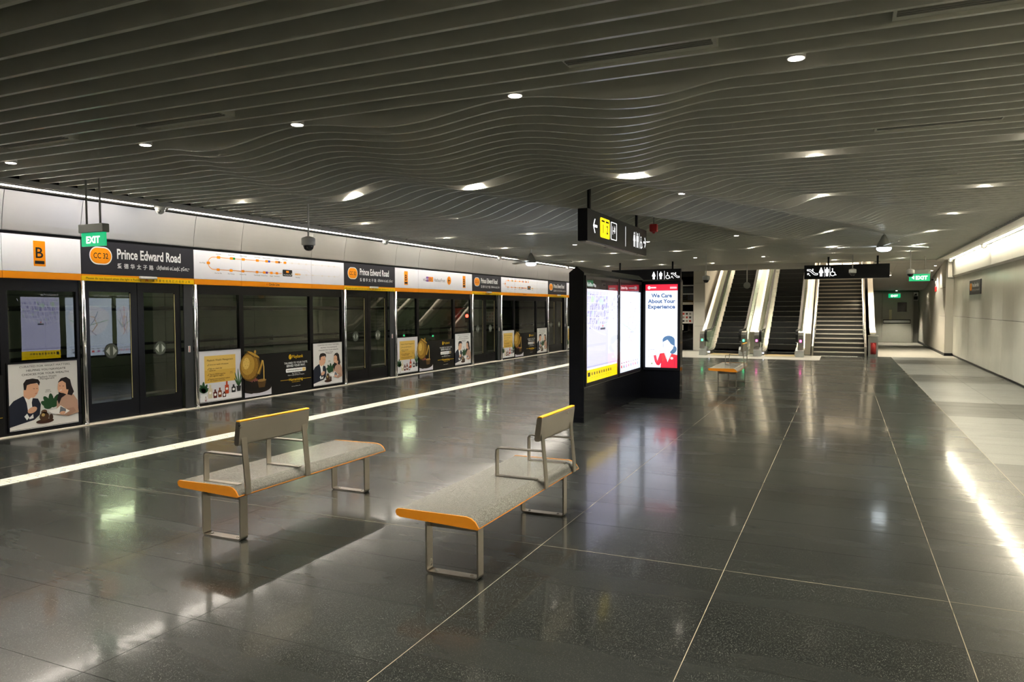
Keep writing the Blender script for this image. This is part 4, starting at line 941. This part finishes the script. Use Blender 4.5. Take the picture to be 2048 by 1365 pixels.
# ================================================================== HANGING DIRECTION SIGNS
def hang_sign(label, loc, length, rz, rods, art):
    t = thing('hanging_sign', label, 'sign', loc, None, rz); h = length / 2
    MB().bbox(-h, h, -.075, .075, 0, .47, .006).build('box', M_BLACK, t)
    p = Print(length, .47, 1.25); p.layer(.001); art(p); o = p.build('pictograms', t, (-h, -.076, 0), '-Y')
    for x in rods: MB().box(x - .03, x + .03, -.02, .02, .47, .47 + (Z0 + .2 - loc[2] - .47)).build('rod', M_BLACK, t)
    MB().box(-h + .02, h - .02, -.05, .05, -.012, 0).build('bottom_rail', M_STEEL, t)
    return t
SW = (1.0, 1.0, 1.0)
def art1(p):
    p.arrow(.105, .52, .21, -1, SW)
    ye = srgb(255, 225, 0)
    p.rrect(.175, .22, .315, .86, .03, ye); p.layer()
    for x, n in ((.215, '1'), (.278, '2')):
        p.rect(x - .022, .73, x + .025, .79, K_, 0); p.text(n, x + .002, .38, h=.13, col=K_, align='c', emit=0, bold=.035); p.line([(x - .028, .30), (x - .028, .76)], .014, K_, 0)
    p.z -= .0006; p.rrect(.335, .24, .43, .84, .02, SW); p.layer(); p.rrect(.342, .265, .423, .815, .015, K_, 0); p.layer()
    p.man(.395, .60, .12, SW); p.line([(.362, .42), (.362, .70)], .014, SW); p.line([(.362, .55), (.405, .55)], .012, SW)
    p.rect(.580, .14, .584, .86, SW)
    p.man(.745, .5, .26, SW, True); p.rect(.778, .2, .781, .8, SW); p.man(.81, .5, .26, SW); p.rect(.843, .2, .846, .8, SW); p.wheelchair(.882, .46, .22, SW); p.arrow(.955, .5, .18, 1, SW)
hang_sign('long black hanging sign with left arrow and yellow exit numbers', (-3.47, 11.95, 2.73), 3.50, PI / 2, (-1.45, 1.3), art1)
def art3(p):
    p.escalator(.10, .46, .22, SW); p.man(.205, .5, .30, SW, True); p.rect(.243, .15, .246, .85, SW); p.man(.275, .5, .30, SW); p.rect(.308, .15, .311, .85, SW); p.wheelchair(.345, .47, .26, SW)
hang_sign('black hanging sign with escalator and toilet pictograms before the stairs', (.06, 27.3, 2.72), 2.62, 0, (-.55, .95), art3)
def art2(p):
    p.man(.62, .5, .28, SW, True); p.rect(.67, .15, .674, .85, SW); p.man(.72, .5, .28, SW); p.rect(.77, .15, .774, .85, SW); p.wheelchair(.82, .47, .24, SW); p.escalator(.925, .46, .2, SW)
hang_sign('black hanging sign partly hidden behind the top of the kiosk', (-6.78, 27.3, 2.72), 2.62, 0, (-1.0, 1.0), art2)

# green exit signs
def exit_sign(label, loc, w, arrow, rods, h=.175, hz=.11, rodtop=None):
    t = thing('exit_sign', label, 'exit sign', loc, 'green exit signs')
    MB().bbox(-w / 2 - .01, w / 2 + .01, -.05, .05, h, h + hz, .006).build('housing', M_GREYP if rods else M_WHITE, t)
    MB().box(-w / 2, w / 2, -.012, .012, 0, h).build('panel', ink(srgb(0, 175, 110), .8), t)
    p = Print(w, h, 1.6); p.layer(.001)
    p.text('EXIT', .60 if arrow else .5, .24, h=h * .5, w=w * (.56 if arrow else .58), col=(1, 1, 1), align='c', bold=.03)
    if arrow: p.poly([(.12, .5), (.25, .25), (.25, .75)], (1, 1, 1))
    p.build('lettering', t, (-w / 2, -.013, 0), '-Y')
    for x in (rods or (0,)): MB().cyl((x, 0, 0), .014, h + hz, (rodtop or Z0 + .2) - loc[2], 10).build('rod', M_GREYP, t)
exit_sign('green exit sign on two rods near the platform doors', (-8.93, 6.55, 2.58), .45, False, (-.13, .13))
exit_sign('green exit sign with left arrow by the right corridor', (2.31, 28.19, 2.62), .62, True, (.16,), .24, .14)
exit_sign('green exit sign above the grey corridor door', (2.25, 40.3, 2.20), .52, False, (), .20, .03, 2.565)

# ceiling cameras on stalks
def stalk_cam(label, x, y, ztop):
    t = thing('stalk_camera', label, 'camera', (x, y, ztop), 'cameras hanging on stalks')
    MB().cyl((0, 0, 0), .016, 0, Z0 + .004 - ztop, 12).build('stalk', M_WHITE, t); MB().lathe([(.03, .02), (.10, -.005), (.112, -.02), (.112, -.115), (.10, -.125), (.08, -.128)], 24).build('body', M_WHITE, t)
    MB().lathe([(.085, -.125), (.085, -.14), (.07, -.185), (.04, -.21), (.003, -.215)], 20).build('dome', M_BLKDOME, t)
stalk_cam('white stalk camera hanging in front of the platform route map', -7.94, 9.5835, 2.91)
stalk_cam('white stalk camera hanging beside the arrowed exit sign', 1.79, 24.7935, 2.86)
stalk_cam('white stalk camera hanging left of the escalators', -3.92, 23.4435, 2.74)
stalk_cam('white stalk camera hanging before the sign over the stairs', .25, 26.2335, 2.98)
t = thing('disc_speaker', 'round grey disc on a thin stalk before the left escalator', 'speaker', (-3.45, 30.0, 2.62))
MB().cyl((0, 0, 0), .018, .08, .83, 10).build('stalk', M_WHITE, t); MB().lathe([(.13, -.02), (.13, .02)], 28, (0, 0, 0), 'y').build('disc', M_GREYP, t)
t = thing('alarm_beacon', 'red alarm box hanging from the wavy ceiling', 'alarm', (-3.33, 14.0, 3.20))
MB().bbox(-.075, .075, -.05, .05, 0, .15, .012).build('box', M_RED, t); MB().lathe([(.03, 0), (.025, -.02), (.003, -.03)], 14).build('lens', M_RED, t); MB().cyl((0, 0, 0), .012, .15, .40, 8).build('stem', M_GREYP, t)

# ceiling fans with a glowing lamp
def fan(label, x, y, zl, a0):
    t = thing('ceiling_fan', label, 'fan', (x, y, zl), 'ceiling fans with lamps')
    MB().cyl((0, 0, 0), .022, .22, Z0 + .2 - zl, 12).build('stem', M_WHITE, t)
    MB().lathe([(.025, .30), (.05, .26), (.09, .18), (.135, .10), (.15, .05), (.15, .01)], 28).build('motor_cone', M_GREYP, t)
    MB().lathe([(.15, .01), (.15, -.03), (.13, -.055), (.08, -.075), (.003, -.08)], 28).build('lamp', M_FANL, t)
    sp = bpy.data.lights.new('fan_beam', 'SPOT'); sp.energy = 90; sp.color = (.82, .93, 1); sp.spot_size = R(140); sp.spot_blend = .8; sp.shadow_soft_size = .12; link('beam', sp, t, (0, 0, -.10))
    me = MB().add([(.13, -.05, .04), (1.15, -.085, .03), (1.2, .0, .04), (1.15, .06, .055), (.13, .04, .06), (.13, -.05, .05), (1.15, -.085, .04), (1.2, .0, .05), (1.15, .06, .065), (.13, .04, .07)], [(0, 1, 2, 3, 4), (9, 8, 7, 6, 5), (0, 5, 6, 1), (1, 6, 7, 2), (2, 7, 8, 3), (3, 8, 9, 4), (4, 9, 5, 0)]).mesh('blade', M_WHITE)
    for k in range(3): link('blade', me, t, (0, 0, 0), (0, 0, R(a0 + 120 * k)))
fan('white ceiling fan with glowing lamp before the stairs', .81, 18.6, 3.08, 40)
fan('white ceiling fan with glowing lamp above the far platform doors', -8.31, 19.8, 3.06, 20)

# ================================================================== BENCHES
def bench(label, loc, s):
    """s=+1: backrest at the near half, s=-1: backrest at the far half"""
    t = thing('granite_bench', label, 'bench', loc, 'granite waiting benches')
    prof = [(-.385, .385), (-.392, .397), (-.388, .410), (-.375, .420), (.13, .420), (.165, .412), (.195, .392), (.215, .372), (.222, .358), (.212, .350), (.195, .352), (-.36, .374)]
    L0, L1 = -.875, 1.06
    seat = MB().prism(prof, 'y', L0 + .012, L1 - .012).build('seat', M_GRANITE, t)
    under = [(-.389, .384), (-.36, .3735), (.195, .3515), (.212, .349), (.224, .358), (.226, .352), (.214, .343), (.195, .345), (-.36, .367), (-.39, .377)]
    MB().prism(under, 'y', L0 + .004, L1 - .004).build('underside', M_ORANGE, seat)
    big = [(p[0] * 1.012, p[1] + (.003 if p[1] > .39 else -.006)) for p in prof]
    MB().prism(big, 'y', L0, L0 + .012).build('end_cap', M_ORANGE, seat); MB().prism(big, 'y', L1 - .012, L1).build('end_cap', M_ORANGE, seat)
    for y in (-.79, .79):
        c = .02
        path = [(-.19, y, .362), (-.19, y, c)] + [(-.19 + c - c * math.cos(R(a)), y, c - c * math.sin(R(a)) + .006) for a in (30, 60, 90)] + [(.19 - c + c * math.sin(R(a)), y, c - c * math.cos(R(a)) + .006) for a in (0, 30, 60)] + [(.19, y, c + .006), (.19, y, .355)]
        lg = MB().sweep(path, .075, .012, (0, 1, 0)).build('leg', M_STEELB, t)
        MB().box(-.19, .19, y + .012, y + .022, .30, .355).build('cross_plate', M_STEELB, lg)
        for x in (-.13, .13): MB().lathe([(.012, .013), (.010, .017)], 12, (x, y, 0)).build('bolt', M_POST, lg)
    ya, yb = (-.78, -.10) if s > 0 else (.27, .92)
    for y in (ya, yb):
        MB().sweep([(.232, y, .355), (.228, y, .45), (.208, y, .66), (.195, y, .80)], .055, .011, (0, 1, 0)).build('back_post', M_STEELB, t)
        r_ = .03; pa = [(.205, y, .645), (-.16, y, .645)] + [(-.16 - r_ * math.sin(R(a)), y, .645 - r_ + r_ * math.cos(R(a))) for a in (30, 60, 90)] + [(-.19, y, .50), (-.19, y, .42)]
        MB().sweep(pa, .05, .010, (0, 1, 0)).build('armrest', M_STEELB, t)
        MB().sweep([(-.19, y, .4225), (.15, y, .4225)], .05, .005, (0, 1, 0)).build('seat_strap', M_STEELB, t)
    b0, b1 = ya - .05, yb + .05
    back = MB().prism([(.160, .725), (.150, .74), (.172, .90), (.180, .907), (.212, .907), (.216, .90), (.196, .735), (.190, .725)], 'y', b0, b1).build('backrest', M_STEELB, t)
    MB().prism([(.176, .907), (.214, .907), (.216, .912), (.212, .918), (.182, .918), (.176, .913)], 'y', b0, b1).build('top_edge', M_AMBER, back)
    return t
bench('granite bench at left with its steel backrest at the near end', (-4.31, 4.97, 0), 1)
bench('granite bench in the middle foreground with steel backrest at the far end', (-2.305, 4.97, 0), -1)
bench('small distant granite bench before the escalators', (-2.30, 17.35, 0), -1)

# ================================================================== ESCALATORS
TAN = math.tan(R(30))
def rise(y, y0): return 0 if y < y0 else (y - y0) * TAN
def escalator(label, x0, x1, led_m, flags):
    yc = 28.35; t = thing('escalator', label, 'escalator', ((x0 + x1) / 2, yc, 0), 'escalators rising from the platform')
    hw = (x1 - x0) / 2; ys = 29.15 - yc
    MB().box(-hw - .3, hw + .3, -.75, .0, 0, .012).build('comb_plate', mat('comb_plate', (.45, .40, .28), .4, .8, var=.1), t)
    MB().box(-hw, hw, 0, .25, -.02, .02).build('comb', mat('comb_yellow', (.45, .26, .05), .5, var=.1), t)
    st = MB().box(-hw + .004, hw - .004, 0, .40, -.19, 0)
    for q in range(16): st.box(-hw + .02 + q * (2 * hw - .04) / 16, -hw + .02 + (q + .55) * (2 * hw - .04) / 16, -.006, 0, -.185, -.004)
    st_me_ = st.mesh('step', M_STEP); ln_ = MB().box(-hw + .004, hw - .004, -.008, .03, -.003, .003).mesh('step_edge', mat('step_edge', (.20, .19, .17), .4, .5, var=.1))
    for k in range(30):
        y = .25 + .36 * k; z = .02 + (0 if k == 0 else .205 * (k - .35) if k > 1 else .06)
        o = link('step', st_me_, t, (0, y, z)); link('step_edge', ln_, o)
    ytop = 11.0
    def path(h, ya, n=7):
        pts = [(ya, h)] ; y1, y2 = ys - .35, ys + .45
        for i in range(n + 1):
            u = i / n; y = y1 + (y2 - y1) * u; pts.append((y, h + TAN * (y2 - y1) * u * u / 2))
        pts.append((ytop, h + TAN * ((y2 - y1) / 2 + ytop - y2))); return pts
    for s in (-1, 1):
        xg = s * (hw + .10); side = 'left' if s < 0 else 'right'
        lo, up = path(.16, -.45), path(.86, -.45)
        MB().prism(lo + up[::-1], 'x', xg - .006, xg + .006).build('glass_panel', M_GLASSE, t)
        # skirt, deck and outer cladding
        sk = path(.16, -.30); MB().prism(sk + [(ytop, 0), (ys + 1, 0), (-.30, .0)], 'x', *sorted((s * (hw + .005), s * (hw + .045)))).build('skirt', M_STEEL, t)
        d0, d1 = path(.14, -.45), path(.185, -.45); MB().prism(d0 + d1[::-1], 'x', *sorted((s * (hw + .045), s * (hw + .30)))).build('deck', M_STEEL, t)
        MB().prism(path(.14, -.45) + [(ytop, 0), (-.45, 0)], 'x', *sorted((s * (hw + .27), s * (hw + .30)))).build('cladding', M_CREAM, t)
        # handrail round the newel
        hr = path(.93, -.55); new = [(-.55 - .20 * math.sin(R(a)), .73 + .20 * math.cos(R(a))) for a in range(15, 181, 15)] + [(-.35, .50)]
        MB().sweep([(xg, y, z) for y, z in (new[::-1] + hr)], .085, .035, (1, 0, 0)).build('handrail', M_RUBBER, t)
        # stainless newel end with indicator
        xn0, xn1 = sorted((s * (hw + .14), s * (hw + .31)))
        n_o = MB().prism([(-.72, .0), (-.30, .0), (-.30, .88), (-.45, .90), (-.62, .86), (-.72, .74)], 'x', xn0, xn1).build('newel', M_STEEL, t)
        MB().bbox(xn0 + .055, xn1 - .055, -.735, -.72, .53, .60, .002).build('indicator', M_GRN if flags == 'green' else M_PNK, n_o)
        for z in (.74, .66): MB().box(xn0 + .01, xn1 - .01, -.725, -.719, z, z + .02).build('bright_band', M_POST, n_o)
        MB().prism([(-.78, 0), (-.30, 0), (-.30, .30), (-.62, .33), (-.75, .22)], 'x', *sorted((s * (hw + .06), s * (hw + .33)))).build('newel_base', M_GALV, n_o)
    MB().lathe([(.018, -.02), (.018, .0)], 12, (-hw - .03, -.32, .10), 'y').build('entry_lamp', M_WLED, t)
    return t
escalator('left escalator with green indicators and black steps', -4.52, -3.50, None, 'green')
escalator('right escalator with pink indicators beside the stairs', -2.60, -1.58, None, 'pink')
# lit cladding slope between and beside the escalators with its luminous edge strips
def slope_strip(name, label, cat, x0, x1, z0, mt, parts=None):
    t = thing(name, label, cat, ((x0 + x1) / 2, 28.6, 0)); h = (x1 - x0) / 2
    for k in range(6):
        ya, yb = .25 + 1.8 * k, .25 + 1.8 * (k + 1) - .012
        za, zb_ = z0 + max(0, ya - .35) * TAN, z0 + max(0, yb - .35) * TAN
        MB().add([(x, y, z) for x in (-h, h) for y, z in ((ya, max(0, za - z0 + .02)), (yb, zb_ - z0 + .02), (yb, zb_), (ya, za))], [(0, 1, 2, 3), (7, 6, 5, 4), (0, 4, 5, 1), (1, 5, 6, 2), (2, 6, 7, 3), (3, 7, 4, 0)]).build('panel', mt, t)
    return t
M_GLOW = mat('luminous_strip', (1.0, .88, .66), .5, emit=1.6, var=.01)
for lab, x0, x1, z0, xs in (('cream lit cladding slope between the two escalators', -3.19, -2.91, .84, .10), ('narrow cream cladding slope left of the left escalator', -4.97, -4.83, .80, 0), ('cream cladding slope between the right escalator and stairs', -1.265, -1.07, .80, 0)):
    t = slope_strip('cladding_slope', lab, 'cladding', x0, x1, z0, M_CREAM)
    zs = z0 + .45 * TAN
    MB().add([(xs + a, y, z) for a in (-.03, .03) for y, z in ((.8, zs), (9.8, zs + 9 * TAN), (9.8, zs + 9 * TAN + .05), (.8, zs + .05))], [(0, 1, 2, 3), (7, 6, 5, 4), (0, 4, 5, 1), (1, 5, 6, 2), (2, 6, 7, 3), (3, 7, 4, 0)]).build('glow_strip', M_GLOW, t)

# ================================================================== STAIRS
stt = thing('staircase', 'dark granite staircase with pale step edges', 'stairs', (-.135, 28.75, 0))
sme = MB().box(-.835, .835, 0, .30, -.157, 0).mesh('step', M_STAIR); nme = MB().box(-.835, .835, -.014, .055, -.036, .003).mesh('nosing', M_NOSE)
for k in range(1, 21):
    o = link('step', sme, stt, (0, .28 * (k - 1), .155 * k)); link('nosing', nme, o)
MB().box(-.835, .835, 5.6, 9.4, 2.95, 3.10).build('landing', M_STAIR, stt)
for s in (-1, 1):
    MB().prism([(-.05, 0), (-.05, .35), (.3, .50), (5.7, 3.5), (9.4, 3.5), (9.4, 0)], 'x', *sorted((s * .84, s * .90))).build('stringer', M_STEEL, stt)
    x = s * .80
    rail = MB().tube([(x, .15, .60), (x, .15, .98), (x, .4, 1.12), (x, 5.6, 4.0)], .022)
    rail.tube([(x, .15, .60), (x, .4, .76), (x, 5.6, 3.64)], .018); rail.build('handrail', M_POST, stt)
    for q in range(4): MB().tube([(x, .7 + 1.4 * q, 1.28 + .775 * q), (x - .0, .7 + 1.4 * q, .92 + .775 * q), (s * .85, .7 + 1.4 * q, .9 + .775 * q)], .012, 8).build('bracket', M_POST, stt)
dots = MB().box(-.62, .62, -.24, -.02, 0, .004); dots.build('warning_plate', M_GALV, stt)
stud = MB().lathe([(.016, .004), (.012, .009)], 10).mesh('stud', M_NOSE)
for i in range(20):
    for j in range(3): link('stud', stud, stt, (-.58 + .061 * i, -.21 + .07 * j, 0))
wlb = struct('wall_landing', MB().box(-1.03, .90, 38.2, 38.35, 3.1, 9).mesh('wall_landing', M_PLASTER), 'beige wall at the stair landing', 'wall')
for i, (x0, x1, z) in enumerate(((-.78, -.10, 3.80), (-.06, .62, 3.80))):
    t = thing('wall_strip_light', 'warm %s lamp bar glimpsed above the sign over the stairs' % ('left', 'right')[i], 'strip light', ((x0 + x1) / 2, 38.15, z), 'warm lamp bars at the stair landing')
    h = (x1 - x0) / 2; MB().box(-h, h, -.03, .05, -.035, .035).build('channel', M_WHITE, t); MB().box(-h + .01, h - .01, -.04, -.03, -.03, .03).build('diffuser', M_LEDH, t)

# ================================================================== CORRIDOR FITTINGS
dr = struct('door_1', MB().box(1.36, 3.12, 40.86, 40.95, 0, 2.52).mesh('door_1', mat('door_frame', (.26, .26, .22), .5, var=.05)), 'grey double fire door at the corridor end', 'door')
MB().bbox(1.42, 1.74, 40.82, 40.86, .02, 2.46, .004).build('narrow_leaf', M_DOORG, dr)
ml = MB().bbox(1.75, 3.06, 40.82, 40.86, .02, 2.46, .004).build('wide_leaf', M_DOORG, dr)
MB().box(2.42, 2.82, 40.812, 40.82, 1.52, 1.98).build('vision_panel', M_BLKDOME, ml); MB().bbox(1.82, 2.98, 40.76, 40.82, .98, 1.10, .01).build('push_bar', M_GREYP, ml); MB().box(1.80, 3.0, 40.80, 40.822, .94, 1.14).build('bar_plate', M_BLACK, ml)
MB().box(2.06, 2.18, 40.812, 40.82, 1.0, 1.62).build('notice', mat('notice_cream', (.6, .56, .38), .6, var=.03), ml)
t = thing('hydrant_cabinet', 'grey cabinet with red extinguisher behind glass at the stair foot', 'cabinet', (.97, 28.80, 0))
MB().bbox(-.155, .155, -.02, .14, 0, .72, .004).build('body', M_GALV, t); MB().bbox(-.17, .17, -.04, .15, .72, .75, .004).build('top', M_STEEL, t); MB().box(-.08, .10, -.024, -.02, .09, .50).build('window', M_REDX, t); MB().lathe([(.06, .11), (.06, .40), (.03, .45), (.02, .48)], 16, (.01, -.05, 0)).build('extinguisher', M_REDX, t)
t = thing('bullet_camera', 'small black camera on the corridor wall above the red alarm', 'camera', (3.30, 33.6, 2.78))
MB().bbox(-.10, .02, -.04, .04, .02, .12, .006).build('bracket', M_WHITE, t); MB().lathe([(.035, -.16), (.04, -.1), (.04, .04)], 14, (-.10, 0, .05), 'y').build('barrel', M_BLKDOME, t)
t = thing('manual_alarm', 'red alarm bell on the corridor wall', 'alarm', (3.315, 33.2, 2.30)); MB().bbox(-.06, .01, -.06, .06, .05, .25, .01).build('box', M_RED, t); MB().cyl((-.03, 0, 0), .012, .25, .45, 8).build('conduit', M_GREYP, t)
t = thing('corridor_lamp', 'small glowing warm spot lamp by the corridor soffit', 'lamp', (1.55, 31.4, 2.98)); MB().lathe([(.09, -.02), (.11, .06), (.05, .12)], 18).build('shade', M_WHITE, t); MB().lathe([(.085, -.026), (.085, -.02)], 18).build('lens', M_LEDH, t); MB().cyl((0, 0, 0), .012, .12, .36, 8).build('stem', M_WHITE, t)
sp = bpy.data.lights.new('corridor_beam', 'SPOT'); sp.energy = 800; sp.color = (1, .9, .68); sp.spot_size = R(130); sp.spot_blend = .8; sp.shadow_soft_size = .08; link('beam', sp, t, (0, 0, -.04))
for i, (x, y) in enumerate(((3.12, 31.8), (3.12, 33.0), (3.12, 36.5), (2.3, 39.6))):  # the last one, by the door, is added only to brighten the door end
    t = thing('wall_washer', 'small round corridor downlight, %s from the pier' % ORD[i], 'downlight', (x, y, 3.40 - .1067 * (y - 31) - .02 if y < 38 else 2.53), 'corridor wall washers')
    MB().lathe([(.05, 0), (.05, .03)], 16).build('trim_ring', M_WHITE, t); MB().lathe([(.04, -.004), (.04, 0)], 16).build('lens', M_LENS, t)
    sp = bpy.data.lights.new('washer_beam', 'SPOT'); sp.energy = 220 if i < 3 else 420; sp.color = (1, .93, .76); sp.spot_size = R(85); sp.spot_blend = .5; sp.shadow_soft_size = .03; link('beam', sp, t, (0, 0, -.01))
t = thing('pictogram_plate', 'small black and white pictogram plate right of the corridor door', 'sign', (3.20, 40.94, 2.28))
MB().box(-.12, .12, -.01, 0, -.2, .2).build('plate', M_WHITE, t); p = Print(.24, .4); p.layer(.001); p.rect(.05, .05, .95, .5, K_); p.poly([(.2, .55), (.8, .6), (.6, .9), (.5, .75), (.3, .7)], K_); p.build('pictogram', t, (-.12, -.011, -.2), '-Y')
# station name plate on the right wall
t = thing('wall_station_sign', 'small dark station name sign on the right wall', 'sign', (3.56, 25.5, 2.12))
MB().bbox(-.03, 0, -1.0, 1.0, 0, .43, .004).build('plate', CH_M, t); p = Print(2.0, .43); p.layer(.001); p.rrect(.06, .28, .24, .80, .1, ORANGE); p.layer(); p.text('CC 32', .15, .47, h=.07, w=.22, col=K_, align='c'); p.text('Prince Edward Road', .28, .52, h=.12, w=1.15, col=W_, bold=.02)
for i, c in enumerate(CH): p.text(c, .28 + i * .055, .24, h=.055, col=W_)
p.text(TA, .63, .26, h=.045, w=.6, col=W_); p.build('lettering', t, (-.031, 1.0, 0), '-X')
# lift front in dark glass past the kiosk
lf = struct('window_1', None, 'dark glass lift front beyond the kiosk', 'lift front', (-6.5, 31.0, 0))
MB().box(-.85, .90, -.03, .0, 0, 3.24).build('pane', M_GLASSD, lf); MB().box(-.85, .90, .3, .35, 0, 3.24).build('shaft_back', M_BLACK, lf)
for x in (-.85, .02, .86): MB().box(x, x + .04, -.05, .02, 0, 3.24).build('mullion', M_FRAME, lf)
for z in (2.30, 2.65): MB().box(-.85, .90, -.045, .02, z, z + .05).build('transom', M_GALV, lf)
p = Print(.62, .5); p.layer(.001); p.rect(0, 0, 1, 1, srgb(225, 222, 215)); p.layer()
for i in range(3):
    for j in range(4): p.rect(.08 + .22 * j, .12 + .3 * i, .22 + .22 * j, .28 + .3 * i, [srgb(190, 60, 40), srgb(60, 60, 60), srgb(150, 140, 130)][(i + j) % 3])
p.build('notice', lf, (.18, -.032, 1.10), '-Y')
p = Print(.7, .10); p.layer(.001); p.rect(0, 0, 1, 1, srgb(215, 212, 200)); p.build('label_strip', lf, (.1, -.032, 1.88), '-Y')
p = Print(.25, .22); p.layer(.001); p.rect(0, 0, 1, 1, srgb(215, 212, 205)); p.build('small_notice', lf, (.15, -.032, .82), '-Y')

# small glowing marks need no light sampling of their own (they light nothing noticeable)
for m_ in bpy.data.materials:
    if m_.name.startswith('ink_') and not m_.name.endswith(('_%d' % int(E_S * 100), '_%d' % int(E_S * 110), '_%d' % int(E_S * 200))) or m_.name.startswith(('indicator', 'downlight_lens', 'signal')):
        m_.cycles.emission_sampling = 'NONE'
